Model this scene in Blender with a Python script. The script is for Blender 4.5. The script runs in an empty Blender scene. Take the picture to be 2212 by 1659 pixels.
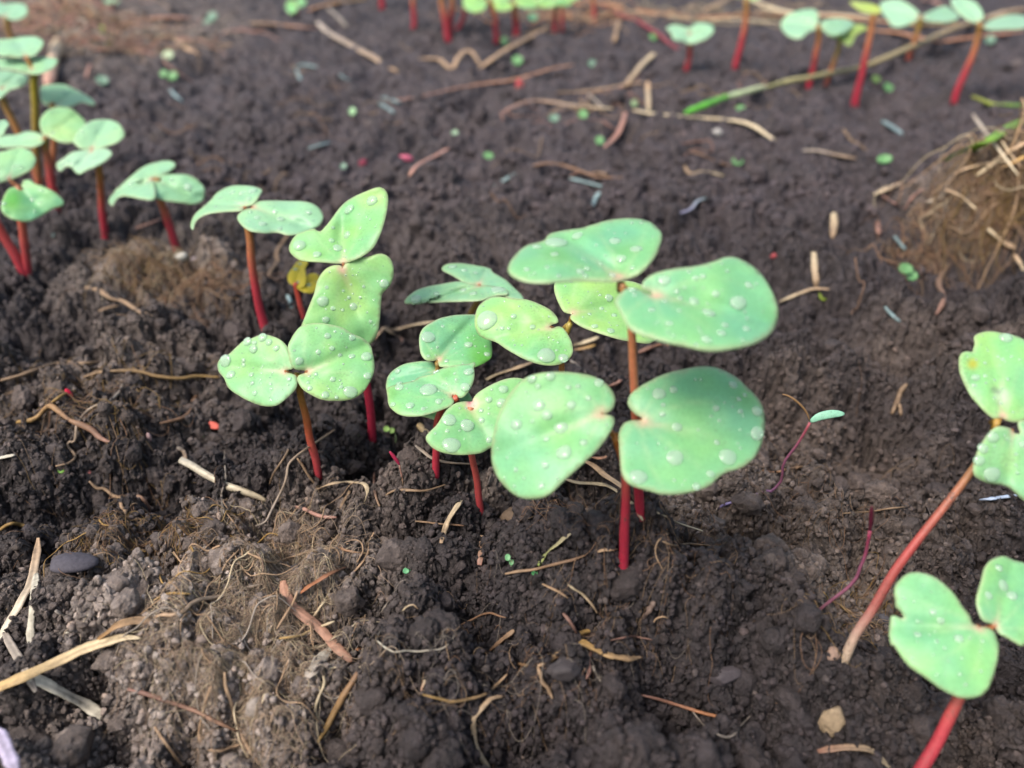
import bpy, math, random
import numpy as np
from math import radians as R

SC = bpy.context.scene
# ---------------------------------------------------------------- camera, light, exposure
CAMH, PITCH, FPX = 0.136, R(32.0), 1671.0
cam_d = bpy.data.cameras.new('camera'); cam = bpy.data.objects.new('camera', cam_d)
SC.collection.objects.link(cam); SC.camera = cam
cam.location = (0, 0, CAMH); cam.rotation_euler = (R(90) - PITCH, 0, 0)
cam_d.sensor_width = 36.0; cam_d.lens = 36.0 * FPX / 2212.0
cam_d.clip_start = 0.005; cam_d.clip_end = 60.0
cam_d.dof.use_dof = True; cam_d.dof.focus_distance = 0.180; cam_d.dof.aperture_fstop = 11.5
w = bpy.data.worlds.new('World'); SC.world = w; w.use_nodes = True
nt = w.node_tree; sky = nt.nodes.new('ShaderNodeTexSky'); sky.sky_type = 'NISHITA'; sky.sun_disc = False
SUN_E, SUN_A = R(56), R(-132)   # bright part of the overcast sky, from the left
sky.sun_elevation = SUN_E; sky.sun_rotation = SUN_A; sky.air_density = 1.6; sky.dust_density = 5.0; sky.ozone_density = 0.4
nt.links.new(sky.outputs[0], nt.nodes['Background'].inputs[0]); nt.nodes['Background'].inputs[1].default_value = 0.10
sd = bpy.data.lights.new('sun', 'SUN'); sd.energy = 1.5; sd.angle = R(22); sd.color = (1.0, 0.95, 0.9)
sun = bpy.data.objects.new('sun', sd); SC.collection.objects.link(sun)
sun.rotation_euler = (-(R(90) - SUN_E), 0, -SUN_A)
SC.view_settings.view_transform = 'Standard'; SC.view_settings.look = 'None'
SC.view_settings.exposure = 1.2; SC.view_settings.gamma = 1.0
SC.cycles.max_bounces = 8; SC.cycles.transparent_max_bounces = 6

rng = np.random.default_rng(7); random.seed(7)
COL = SC.collection

# ---------------------------------------------------------------- noise
def h2(ix, iy, s):
    n = (ix.astype(np.int64) * 374761393 + iy.astype(np.int64) * 668265263 + s * 974634777) & 0xffffffff
    n = ((n ^ (n >> 13)) * 1274126177) & 0xffffffff
    n = ((n ^ (n >> 16)) * 2246822519) & 0xffffffff
    return ((n ^ (n >> 15)) & 0xffffff) / float(0x1000000)
def vn(x, y, s=0):
    ix, iy = np.floor(x), np.floor(y); fx, fy = x - ix, y - iy
    u, v = fx*fx*fx*(fx*(fx*6-15)+10), fy*fy*fy*(fy*(fy*6-15)+10)
    a, b, c, d = h2(ix, iy, s), h2(ix+1, iy, s), h2(ix, iy+1, s), h2(ix+1, iy+1, s)
    return ((a*(1-u)+b*u)*(1-v) + (c*(1-u)+d*u)*v) * 2 - 1
def fbm(x, y, s=0, o=4):
    r = 0; a = 1.0; t = 0
    for k in range(o):
        r = r + a*vn(x*2**k, y*2**k, s+k*17); t += a; a *= 0.5
    return r/t
def domes(x, y, cell, s, lo=0.35, hi=0.85):
    """rounded crumbs packed at random: height of the tallest dome over each point"""
    x = x/cell; y = y/cell; ix, iy = np.floor(x), np.floor(y); r = np.zeros_like(x)
    for i in (-1, 0, 1):
        for j in (-1, 0, 1):
            cx, cy = ix+i, iy+j
            px, py = cx + h2(cx, cy, s), cy + h2(cx, cy, s+1)
            rad = lo + (hi-lo)*h2(cx, cy, s+2)**1.5
            d = ((x-px)**2 + (y-py)**2)/(rad*rad)
            r = np.maximum(r, np.sqrt(np.clip(1-d, 0, 1))*rad)
    return r

# ---------------------------------------------------------------- picture point -> place on the ground
cp, sp = math.cos(PITCH), math.sin(PITCH)
def rays(P):
    P = np.atleast_2d(np.asarray(P, float)); cx = (P[:, 0]-1106)/FPX; cy = -(P[:, 1]-829.5)/FPX
    return np.stack([cx, cp + sp*cy, -sp + cp*cy], 1)
O = np.array([0, 0, CAMH])
def flat(P, z=0.0):
    d = rays(P); t = (z-CAMH)/d[:, 2]; return O + d*t[:, None]
# dips and mounds: picture x, y, half width (picture units), depth ratio, height (m)
DIPS = [(1425,1565,80,.75,-.013),(1365,1480,45,.7,-.004),(875,1222,45,.6,-.006),(1829,728,120,.5,-.016),(1990,745,90,.6,-.012),(1680,1075,60,.5,-.004),
 (2120,560,90,.7,-.02),(2040,640,60,.6,-.012),(50,745,70,.5,-.012),(165,735,60,.5,-.010),(385,785,50,.5,-.008),(250,1645,75,.6,-.012),(95,1610,60,.6,-.006),
 (2105,1640,90,.6,-.013),(1100,1650,90,.5,-.013),(735,1385,45,.9,-.006),(900,1215,30,.6,-.006),(820,1210,35,.5,-.005),(440,148,45,1.5,-.02),(235,350,30,1.,-.012),
 (1350,295,35,1.2,-.015),(1930,310,50,1.3,-.02),(1910,232,60,1.4,-.02),(850,322,45,1.,-.013),(715,245,35,1.2,-.012),(1035,205,60,1.4,-.015),(590,400,60,1.,-.012),
 (860,930,55,.6,-.009),(930,760,80,.8,-.009),(905,575,60,.8,-.009),(1290,760,110,.6,-.010),(1360,780,60,.6,-.010),(1480,1300,50,.7,-.004),(420,1590,60,.6,-.009),(205,1500,35,.7,-.008),
 (985,1380,26,.7,-.004),(1120,1130,25,.6,-.003),(1260,1440,30,.7,-.004),(660,760,45,.7,-.008),(1700,890,90,.6,-.007),(1850,960,110,.6,-.010),(1950,880,90,.6,-.010),(330,1010,40,.6,-.004),
 (2030,1060,60,.6,-.006),(2010,1400,50,.8,-.006),(560,1420,40,.7,-.004),(150,470,40,1.,-.01),(620,500,60,1.,-.008),(1500,650,60,.8,-.006),(1050,600,50,.9,-.006),
 # mounds
 (1345,1290,170,.6,.008),(1000,1120,170,.6,.004),(1000,1330,160,.6,.004),(860,1540,120,.6,.010),(1600,1330,150,.6,.011),(430,1410,220,.7,.007),(2080,480,85,.6,.032),(2175,470,90,.6,.030),(1230,1340,230,.5,.010),(1640,1400,110,.6,.008),(1480,1420,60,.6,.006),(1010,1290,70,.6,.005),(1380,1360,60,.6,.005),(1140,1300,50,.6,.005),(1900,1120,90,.6,.007),(1760,1010,60,.6,.006),(1720,1300,80,.6,.007),(760,1500,60,.6,.006),
 (1980,700,110,.5,.006),(1480,960,200,.5,.004),(2080,850,150,.6,.008),(300,620,160,.7,.007),(130,850,140,.6,.006),(1160,1230,100,.6,.005),(1270,1560,110,.6,.006),(650,1200,180,.6,.005),
 (1900,1480,120,.6,.002),(1120,930,250,.5,.002),(170,60,160,1.5,.03),(1000,1500,80,.6,.004)]
_dx = np.array(DIPS, float); _dc = flat(_dx[:, :2]); _ds = np.linalg.norm(_dc-O, axis=1)/FPX*_dx[:, 2]
def macro(x, y):
    z = 0.005*fbm(x*9, y*9, 5, 3) + 0.0085*fbm(x*34, y*34, 9, 3)
    for c, s, (_, _, _, q, h) in zip(_dc, _ds, _dx):
        sy = s*max(q*1.6, 0.9); d = ((x-c[0])/s)**2 + ((y-c[1])/sy)**2
        m = d < 9; z[m] += h*(1.35 if h < 0 else 1.1)*np.exp(-d[m]*1.1)
    return z
def warp(x, y):
    a = 0.0022*vn(x*210, y*210, 61) + 0.0007*vn(x*800, y*800, 63); b = 0.0022*vn(x*210, y*210, 62) + 0.0007*vn(x*800, y*800, 64)
    return x+a, y+b
LEV = [(0.026, 1, .0105), (0.0105, 11, .0078), (0.0048, 21, .0038), (0.0022, 31, .0014), (0.0010, 41, .00060)]
def ground(x, y, sp_=0.0, n=5):
    x = np.asarray(x, float); y = np.asarray(y, float); z = macro(x, y); wx, wy = warp(x, y)
    rough = 0.55 + 0.45*vn(x*30, y*30, 71); flat_ = 1-.42*np.clip((y-.24)/.25, 0, 1)
    for cell, s, amp in LEV[:n]:
        f = np.clip(cell/(2.2*sp_) - 0.5, 0, 1) if not np.isscalar(sp_) or sp_ > 0 else 1.0
        z = z + amp*f*flat_*(0.6+0.6*rough)*(domes(wx, wy, cell, s)/0.6 - 0.55)
    if n > 4: z = z + .0011*(1-np.abs(fbm(x*330, y*330, 77, 3))*2.2) * np.clip(.003/(2.2*sp_+1e-9)-.5, 0, 1) + .0005*fbm(x*1500, y*1500, 79, 2)*np.clip(.0009/(2.2*sp_+1e-9)-.5, 0, 1)
    return z
def G(P, lift=0.0):
    """where the sight line through picture point P meets the soil"""
    d = rays(P); d = d/np.linalg.norm(d, axis=1)[:, None]
    t0 = (0.045-CAMH)/d[:, 2]; t1 = (-0.035-CAMH)/d[:, 2]; n = 260
    k = np.linspace(0, 1, n)[None, :]; T = t0[:, None]*(1-k) + t1[:, None]*k
    X = O[0]+d[:, :1]*T; Y = O[1]+d[:, 1:2]*T; Z = O[2]+d[:, 2:3]*T
    below = Z < ground(X, Y, 0, 4); i = np.where(below.any(1), below.argmax(1), n-1)
    t = T[np.arange(len(d)), i]; p = O + d*t[:, None]; p[:, 2] += lift
    return p
# dry, brown and reddish soil: picture x, y, half width, depth ratio, weight of (dry, brown)
TONE = [(430,1470,270,.8,1.,.5),(620,1330,190,.7,.8,.7),(560,1180,170,.5,.4,.8),(300,1290,170,.5,.35,.5),(560,1600,120,.6,.8,.5),(750,1130,170,.5,.15,.7),(1560,1090,190,.5,.35,.9),(1750,1240,180,.5,.25,.9),
 (1480,1150,120,.5,.3,.8),(1060,1115,50,.6,.5,.7),(2000,760,200,.5,.05,.5),(1750,950,250,.5,.05,.8),(2080,470,110,.7,.45,1.),(360,590,170,.8,.5,1.),(250,850,260,.5,.2,.6),(150,60,200,2.,.25,.4),
 (350,90,130,2.,.2,.4),(1290,1110,80,.5,.1,.6),(2080,1560,150,.7,.05,.3),(1700,1120,200,.4,.2,.8),(80,1280,120,.6,.2,.5),(900,600,400,.9,.05,.1),(1830,1090,240,.5,.1,.8)]
_tx = np.array(TONE, float); _tc = flat(_tx[:, :2]); _ts = np.linalg.norm(_tc-O, axis=1)/FPX*_tx[:, 2]
def tone(x, y):
    dry = np.zeros_like(x); br = np.zeros_like(x)
    for c, s, (_, _, _, q, a, b) in zip(_tc, _ts, _tx):
        e = np.exp(-(((x-c[0])/s)**2 + ((y-c[1])/(s*max(q*1.6, .9)))**2)**1.5); dry = np.maximum(dry, a*e); br = np.maximum(br, b*e)
    n = fbm(x*60, y*60, 90, 4); m = fbm(x*400, y*400, 95, 3)
    tone.pale = .60*np.clip((y-.2)/.2, 0, 1)*(1-.35*np.clip((y-.7)/.5, 0, 1))*np.clip(.8+.9*n+.3*m, 0, 1)  # far soil lightened: partly drier, partly grazing sheen put into the colour
    return np.clip(dry*(1+1.1*n) + .30*m*dry, 0, 1), np.clip(br*(1+.7*n) + .25*np.clip(m, 0, 1), 0, 1)

# ---------------------------------------------------------------- mesh helpers
def raw_mesh(name, V, quads=None, tris=None, smooth=True):
    me = bpy.data.meshes.new(name); V = np.asarray(V, np.float32)
    F = []; loops = []; starts = []; n = 0
    if quads is not None and len(quads):
        q = np.asarray(quads, np.int32); loops.append(q.ravel()); starts.append(np.arange(len(q))*4 + n); n += q.size
    if tris is not None and len(tris):
        t = np.asarray(tris, np.int32); loops.append(t.ravel()); starts.append(np.arange(len(t))*3 + n); n += t.size
    loops = np.concatenate(loops); starts = np.concatenate(starts)
    me.vertices.add(len(V)); me.vertices.foreach_set('co', V.ravel())
    me.loops.add(len(loops)); me.loops.foreach_set('vertex_index', loops.astype(np.int32))
    me.polygons.add(len(starts)); me.polygons.foreach_set('loop_start', starts.astype(np.int32))
    me.update(calc_edges=True)
    if smooth: me.polygons.foreach_set('use_smooth', np.ones(len(starts), bool))
    return me
def colour(me, C, name='Col'):
    C = np.asarray(C, np.float32)
    if C.ndim == 1: C = np.tile(C, (len(me.vertices), 1))
    if C.shape[1] == 3: C = np.concatenate([C, np.ones((len(C), 1), np.float32)], 1)
    a = me.attributes.new(name, 'FLOAT_COLOR', 'POINT'); a.data.foreach_set('color', C.ravel())
def fattr(me, v, name):
    a = me.attributes.new(name, 'FLOAT', 'POINT'); a.data.foreach_set('value', np.asarray(v, np.float32))
def link(name, me, mat, parent=None, loc=None):
    o = bpy.data.objects.new(name, me); COL.objects.link(o)
    if mat: me.materials.append(mat)
    if parent: o.parent = parent
    if loc is not None: o.location = loc
    return o
def tag(o, label=None, cat=None, group=None, kind=None):
    if label: o['label'] = label
    if cat: o['category'] = cat
    if group: o['group'] = group
    if kind: o['kind'] = kind
    return o
def empty(name, loc, label, cat, group=None):
    o = bpy.data.objects.new(name, None); COL.objects.link(o); o.location = loc; o.empty_display_size = .01
    return tag(o, label, cat, group)
def cr(P, n):
    """Catmull-Rom through an open list of points, n points out, even in length"""
    P = np.asarray(P, float)
    if len(P) < 3: P = np.vstack([P[0], P.mean(0), P[-1]])
    Q = np.vstack([2*P[0]-P[1], P, 2*P[-1]-P[-2]]); out = []
    for i in range(1, len(Q)-2):
        a, b, c, d = Q[i-1:i+3]; t = np.linspace(0, 1, 12, endpoint=False)[:, None]
        out.append(.5*((2*b)+(-a+c)*t+(2*a-5*b+4*c-d)*t**2+(-a+3*b-3*c+d)*t**3))
    out = np.vstack(out+[Q[-2][None]]); L = np.concatenate([[0], np.cumsum(np.linalg.norm(np.diff(out, axis=0), axis=1))])
    s = np.linspace(0, L[-1], n); return np.stack([np.interp(s, L, out[:, k]) for k in range(out.shape[1])], 1)
def crc(P, n):
    P = np.asarray(P, float); m = len(P); out = []
    for i in range(m):
        a, b, c, d = P[(i-1) % m], P[i], P[(i+1) % m], P[(i+2) % m]; t = np.linspace(0, 1, 10, endpoint=False)[:, None]
        out.append(.5*((2*b)+(-a+c)*t+(2*a-5*b+4*c-d)*t**2+(-a+3*b-3*c+d)*t**3))
    out = np.vstack(out); out = np.vstack([out, out[:1]]); L = np.concatenate([[0], np.cumsum(np.linalg.norm(np.diff(out, axis=0), axis=1))])
    s = np.linspace(0, L[-1], n, endpoint=False); return np.stack([np.interp(s, L, out[:, k]) for k in range(out.shape[1])], 1)
def sweep(P, wd, th, up=(0, 0, 1), k=8, groove=0.0):
    """skin an elliptic section along P; wd/th half sizes; returns V, quads, s (0..1), ring angle"""
    P = np.asarray(P, float); n = len(P); T = np.gradient(P, axis=0); T /= np.linalg.norm(T, axis=1)[:, None]+1e-12
    up = np.asarray(up, float); B = np.cross(T, up)
    bl = np.linalg.norm(B, axis=1); B[bl < .15] = np.cross(T[bl < .15], [0.3, 1, 0.1]); B /= np.linalg.norm(B, axis=1)[:, None]+1e-12
    for i in range(1, n):
        if (B[i]*B[i-1]).sum() < 0: B[i] = -B[i]
    N = np.cross(B, T); wd = np.broadcast_to(wd, n); th = np.broadcast_to(th, n)
    a = np.arange(k)/k*2*math.pi; g = np.sin(a) - groove*np.exp(-(np.cos(a)/.35)**2)*np.clip(np.sin(a), 0, 1)
    V = P[:, None] + B[:, None]*(np.cos(a)[None, :, None]*wd[:, None, None]) + N[:, None]*(g[None, :, None]*th[:, None, None])
    V = V.reshape(-1, 3); i = np.arange(n-1)[:, None]*k; j = np.arange(k)[None]
    q = np.stack([i+j, i+(j+1) % k, i+k+(j+1) % k, i+k+j], 2).reshape(-1, 4)
    caps = [(0, 0, 1, 2)]; V2 = np.vstack([V, P[:1], P[-1:]]); c0, c1 = len(V), len(V)+1
    t = np.array([[c0, (x+1) % k, x] for x in range(k)] + [[c1, (n-1)*k+x, (n-1)*k+(x+1) % k] for x in range(k)])
    s = np.concatenate([np.repeat(np.linspace(0, 1, n), k), [0, 1]]); an = np.concatenate([np.tile(a, n), [0, 0]])
    return V2, q, t, s, an
def lin(r, g, b): return .74*np.array([((c/255+.055)/1.055)**2.4 if c > 10 else c/255/12.92 for c in (r, g, b)])

# ---------------------------------------------------------------- materials
def newmat(name):
    m = bpy.data.materials.new(name); m.use_nodes = True; n = m.node_tree; return m, n, n.nodes['Principled BSDF']
def node(n, t, **kw):
    x = n.nodes.new(t)
    for k, v in kw.items():
        if k in x.inputs: x.inputs[k].default_value = v
        else: setattr(x, k, v)
    return x
def attr_node(n, name, ty='GEOMETRY'):
    x = n.nodes.new('ShaderNodeAttribute'); x.attribute_name = name; x.attribute_type = ty; return x
def mix(n, a, b, f, mode='MIX'):
    x = n.nodes.new('ShaderNodeMix'); x.data_type = 'RGBA'; x.blend_type = mode
    for s, v in ((6, a), (7, b), (0, f)):
        if hasattr(v, 'is_output') or isinstance(v, bpy.types.NodeSocket): n.links.new(v, x.inputs[s])
        else: x.inputs[s].default_value = v if s == 0 else (*v, 1)
    return x.outputs[2]
def ramp(n, fac, stops):
    x = n.nodes.new('ShaderNodeValToRGB'); n.links.new(fac, x.inputs[0]); e = x.color_ramp.elements
    while len(e) < len(stops): e.new(.5)
    for k, (p, c) in enumerate(stops): e[k].position = p; e[k].color = (*c, 1) if len(c) == 3 else c
    return x.outputs[0]
def soil_material(inst):
    m, n, b = newmat('crumb_soil' if inst else 'soil'); L = n.links
    g = n.nodes.new('ShaderNodeNewGeometry'); pos = g.outputs['Position']
    ty = 'INSTANCER' if inst else 'GEOMETRY'
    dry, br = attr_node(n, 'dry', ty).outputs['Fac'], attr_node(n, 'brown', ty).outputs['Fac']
    n1 = node(n, 'ShaderNodeTexNoise', Scale=420., Detail=6., Roughness=.65); L.new(pos, n1.inputs['Vector'])
    n2 = node(n, 'ShaderNodeTexNoise', Scale=2600., Detail=5., Roughness=.7); L.new(pos, n2.inputs['Vector'])
    n3 = node(n, 'ShaderNodeTexNoise', Scale=70., Detail=3.); L.new(pos, n3.inputs['Vector'])
    dark = ramp(n, n1.outputs['Fac'], [(.3, (.010, .008, .0083)), (.5, (.0245, .0200, .0215)), (.68, (.047, .039, .0425)), (.8, (.092, .080, .083))])
    purp = mix(n, dark, (.033, .026, .030), node_math(n, 'MULTIPLY', n3.outputs['Fac'], .6))
    brn = ramp(n, n1.outputs['Fac'], [(.3, (.036, .026, .022)), (.52, (.092, .069, .059)), (.75, (.18, .14, .118))])
    dr = ramp(n, n1.outputs['Fac'], [(.28, (.105, .085, .074)), (.5, (.245, .205, .182)), (.75, (.40, .355, .325))])
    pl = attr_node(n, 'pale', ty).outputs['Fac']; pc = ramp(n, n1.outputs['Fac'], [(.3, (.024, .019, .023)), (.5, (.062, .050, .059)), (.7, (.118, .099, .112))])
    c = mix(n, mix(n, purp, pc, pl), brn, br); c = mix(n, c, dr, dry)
    c = mix(n, c, (.5, .5, .5), n2.outputs['Fac'], 'OVERLAY') if False else c
    sp2 = ramp(n, n2.outputs['Fac'], [(.25, (.55, .55, .55)), (.5, (1, 1, 1)), (.75, (1.45, 1.42, 1.4))])
    c = mix(n, c, sp2, 1.0, 'MULTIPLY')
    if inst:
        tn = attr_node(n, 'tint', ty).outputs['Fac']
        c = mix(n, c, ramp(n, tn, [(0, (.75, .72, .70)), (.45, (1.3, 1.28, 1.28)), (.8, (1.9, 1.85, 1.82)), (1, (3.0, 2.7, 2.4))]), 1.0, 'MULTIPLY')  # lightens dry surface crumbs; also stands in for lit tops over shaded gaps
    L.new(c, b.inputs['Base Color'])
    bp = node(n, 'ShaderNodeBump', Strength=1., Distance=.0005); L.new(n2.outputs['Fac'], bp.inputs['Height'])
    bp2 = node(n, 'ShaderNodeBump', Strength=.9, Distance=.0011); L.new(n1.outputs['Fac'], bp2.inputs['Height']); L.new(bp.outputs[0], bp2.inputs['Normal'])
    L.new(bp2.outputs[0], b.inputs['Normal']); b.inputs['Roughness'].default_value = .68; b.inputs['Specular IOR Level'].default_value = .42
    return m
def node_math(n, op, a, b_):
    x = n.nodes.new('ShaderNodeMath'); x.operation = op
    for i, v in enumerate((a, b_)):
        if isinstance(v, bpy.types.NodeSocket): n.links.new(v, x.inputs[i])
        else: x.inputs[i].default_value = v
    return x.outputs[0]
M_SOIL, M_CRUMB = soil_material(False), soil_material(True)
def col_material(name, rough, spec, trans=0.0, bump=0.0, streak=0.0, nscale=900., sss=0.0, dirt=0.0):
    m, n, b = newmat(name); L = n.links; c = attr_node(n, 'Col').outputs['Color']; g = n.nodes.new('ShaderNodeNewGeometry')
    nz = node(n, 'ShaderNodeTexNoise', Scale=nscale, Detail=5., Roughness=.6); L.new(g.outputs['Position'], nz.inputs['Vector'])
    if streak: c = mix(n, c, ramp(n, nz.outputs['Fac'], [(.3, (1-streak,)*3), (.5, (1, 1, 1)), (.72, (1+streak*.7,)*3)]), 1., 'MULTIPLY')
    if dirt:
        nd = node(n, 'ShaderNodeTexNoise', Scale=2300., Detail=3., Roughness=.6); L.new(g.outputs['Position'], nd.inputs['Vector']); nl = node(n, 'ShaderNodeTexNoise', Scale=160., Detail=2.); L.new(g.outputs['Position'], nl.inputs['Vector'])
        f = ramp(n, node_math(n, 'MULTIPLY', nd.outputs['Fac'], nl.outputs['Fac']), [(.345, (0, 0, 0)), (.40, (dirt, dirt, dirt))]); c = mix(n, c, (.07, .05, .04), f)
    L.new(c, b.inputs['Base Color']); b.inputs['Roughness'].default_value = rough; b.inputs['Specular IOR Level'].default_value = spec
    if sss: b.inputs['Subsurface Weight'].default_value = sss; b.inputs['Subsurface Radius'].default_value = (1, .5, .3); b.inputs['Subsurface Scale'].default_value = .0012
    if bump:
        bp = node(n, 'ShaderNodeBump', Strength=.6, Distance=bump); L.new(nz.outputs['Fac'], bp.inputs['Height']); L.new(bp.outputs[0], b.inputs['Normal'])
    if trans:
        t = n.nodes.new('ShaderNodeBsdfTranslucent'); L.new(c, t.inputs[0]); x = n.nodes.new('ShaderNodeMixShader'); x.inputs[0].default_value = trans
        L.new(b.outputs[0], x.inputs[1]); L.new(t.outputs[0], x.inputs[2]); L.new(x.outputs[0], n.nodes['Material Output'].inputs[0])
    return m
M_LEAF = col_material('seedling_leaf', .42, .45, trans=.30, bump=.00009, streak=.09, nscale=1500., dirt=.2)
M_STEM = col_material('seedling_stem', .42, .45, streak=.18, bump=.00008, nscale=1300., sss=.2, dirt=.8)
M_STRAW = col_material('dry_straw', .6, .35, bump=.00012, streak=.28, nscale=700.)
M_STONE = col_material('stone_chip', .75, .3, bump=.0002, streak=.3, nscale=1200.)
def water():
    m, n, b = newmat('water'); b.inputs['Base Color'].default_value = (1, 1, 1, 1); b.inputs['Roughness'].default_value = .04
    b.inputs['IOR'].default_value = 1.333; b.inputs['Transmission Weight'].default_value = .75; b.inputs['Base Color'].default_value = (.76, .95, .81, 1); return m  # whitish body colour stands in for sky reflected inside the clear drop
M_WATER = water()
# ---------------------------------------------------------------- the soil
def build_soil():
    s = np.linspace(-1, 1, 1250); xs = np.concatenate([-1-np.linspace(1, 0, 14, endpoint=False)**2*2.5, s, 1+np.linspace(0, 1, 15)[1:]**2*2.5])
    ang = np.linspace(R(66), R(4.5), 1300); yy = CAMH/np.tan(ang)
    yy = np.concatenate([np.linspace(-1.5, .05, 30), yy, yy[-1]+(np.linspace(0, 1, 41)[1:]**2)*7])
    W = .74*np.sqrt(yy**2+CAMH**2)+.02
    W[yy < .06] = .74*.15+.02
    X = xs[None]*W[:, None]; Y = np.repeat(yy[:, None], len(xs), 1)
    spx = np.gradient(xs)[None]*W[:, None]; spy = np.abs(np.gradient(yy))[:, None]
    sp_ = np.maximum(spx, np.minimum(spy, spx*3)*.8)
    Z = np.zeros_like(X)
    for i in range(0, len(yy), 100):
        a = slice(i, i+100); x, y = X[a].ravel(), Y[a].ravel(); Z[a] = ground(x, y, sp_[a].ravel()+1e-5).reshape(X[a].shape)
    x, y = X.ravel(), Y.ravel(); V = np.stack([x, y, Z.ravel()], 1)
    ns = np.clip(.0016/(sp_.ravel()+1e-6)-.6, 0, 1)*(np.abs(y) < 2)
    V[:, 0] += ns*(.0007*vn(y*700+V[:, 2]*1500, V[:, 2]*1400+x*300, 501)); V[:, 1] += ns*(.0010*vn(x*750, V[:, 2]*1300, 502)+.0005*vn(x*1900, V[:, 2]*2600, 503))
    r, c = X.shape; build_soil.V = V.reshape(r, c, 3)
    i = np.arange(r-1)[:, None]*c; j = np.arange(c-1)[None]
    q = np.stack([i+j, i+j+1, i+c+j+1, i+c+j], 2).reshape(-1, 4)
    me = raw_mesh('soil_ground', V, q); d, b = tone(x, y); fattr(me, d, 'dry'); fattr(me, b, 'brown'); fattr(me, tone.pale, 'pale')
    tag(link('ground', me, M_SOIL), kind='structure')
build_soil()

def lump(name, sub, seed, squash):
    import bmesh
    bm = bmesh.new(); bmesh.ops.create_icosphere(bm, subdivisions=sub, radius=1); r = np.random.default_rng(seed)
    C = r.normal(size=(9, 3)); C /= np.linalg.norm(C, axis=1)[:, None]; H = r.uniform(.1, .55, 9); Wd = r.uniform(3, 9, 9)
    C2 = r.normal(size=(90, 3)); C2 /= np.linalg.norm(C2, axis=1)[:, None]; H2 = r.uniform(-.12, .17, 90)
    for v in bm.verts:
        p = np.array(v.co); d = C@p; d2 = C2@p
        f = .75 + (H*np.exp(-Wd*(1-d))).max() + (H2*np.exp(-45*(1-d2))).sum()
        k_ = (C2[:14]@(p*f)).max(); f = f*min(1, .78/k_) if k_ > 0 else f
        f += .07*(H2*np.exp(-160*(1-C2[::-1]@p))).sum()/.1
        v.co = p*f*squash
    me = bpy.data.meshes.new(name); bm.to_mesh(me); bm.free(); me.polygons.foreach_set('use_smooth', np.ones(len(me.polygons), bool)); return me

def crumb_points(n, ymin, ymax, smin, smax, pw, sink=.25):
    u = rng.random(n); y = np.exp(np.log(ymin)*(1-u)+np.log(ymax)*u); x = rng.uniform(-1, 1, n)*(.72*np.sqrt(y**2+CAMH**2)+.01)
    s = smin*(smax/smin)**(rng.random(n)**pw); z = ground(x, y, 0, 4)+s*(rng.random(n)*.6-sink+.25)
    return x, y, z, s
def scatter(name, pts, coll, nvar, label=None):
    x, y, z, s = pts; n = len(x); me = bpy.data.meshes.new(name); me.vertices.add(n); me.vertices.foreach_set('co', np.stack([x, y, z], 1).astype(np.float32).ravel())
    d, b = tone(x, y); t = np.clip(rng.normal(.48, .22, n), 0, 1); t[rng.random(n) > .012] *= .9
    if name == 'soil_clods': t = t*.35+.08; d *= .75
    d = np.clip(d + .22*(rng.random(n) < .03)*rng.random(n), 0, 1)
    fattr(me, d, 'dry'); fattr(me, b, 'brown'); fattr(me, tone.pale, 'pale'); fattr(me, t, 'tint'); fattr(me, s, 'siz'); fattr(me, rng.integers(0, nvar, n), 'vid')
    a = me.attributes.new('rot', 'FLOAT_VECTOR', 'POINT'); a.data.foreach_set('vector', rng.uniform(0, 6.28, n*3).astype(np.float32))
    o = link(name, me, None); tag(o, kind='stuff')
    g = bpy.data.node_groups.new(name, 'GeometryNodeTree'); g.interface.new_socket('Geometry', in_out='INPUT', socket_type='NodeSocketGeometry'); g.interface.new_socket('Geometry', in_out='OUTPUT', socket_type='NodeSocketGeometry')
    N, L = g.nodes, g.links; gi, go = N.new('NodeGroupInput'), N.new('NodeGroupOutput'); ip = N.new('GeometryNodeInstanceOnPoints')
    ci = N.new('GeometryNodeCollectionInfo'); ci.inputs[0].default_value = coll; ci.inputs['Separate Children'].default_value = True; ci.inputs['Reset Children'].default_value = True
    def na(nm, ty):
        q = N.new('GeometryNodeInputNamedAttribute'); q.data_type = ty; q.inputs['Name'].default_value = nm; return q.outputs['Attribute']
    L.new(gi.outputs[0], ip.inputs['Points']); L.new(ci.outputs[0], ip.inputs['Instance']); ip.inputs['Pick Instance'].default_value = True
    fi = N.new('FunctionNodeFloatToInt'); L.new(na('vid', 'FLOAT'), fi.inputs[0]); L.new(fi.outputs[0], ip.inputs['Instance Index'])
    er = N.new('FunctionNodeEulerToRotation'); L.new(na('rot', 'FLOAT_VECTOR'), er.inputs[0]); L.new(er.outputs[0], ip.inputs['Rotation'])
    L.new(na('siz', 'FLOAT'), ip.inputs['Scale']); L.new(ip.outputs[0], go.inputs[0])
    m = o.modifiers.new('crumbs', 'NODES'); m.node_group = g; return o
cl1 = bpy.data.collections.new('crumb_shapes'); cl2 = bpy.data.collections.new('clod_shapes')
for k in range(8):
    me = lump('crumb_shape', 3, 100+k, np.array([1, .85, .7])*random.uniform(.9, 1.1)); me.materials.append(M_CRUMB); cl1.objects.link(bpy.data.objects.new('crumb_shape', me))
for k in range(6):
    me = lump('clod_shape', 5, 200+k, np.array([1, .85, .75])*random.uniform(.9, 1.1)); me.materials.append(M_CRUMB); cl2.objects.link(bpy.data.objects.new('clod_shape', me))
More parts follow.
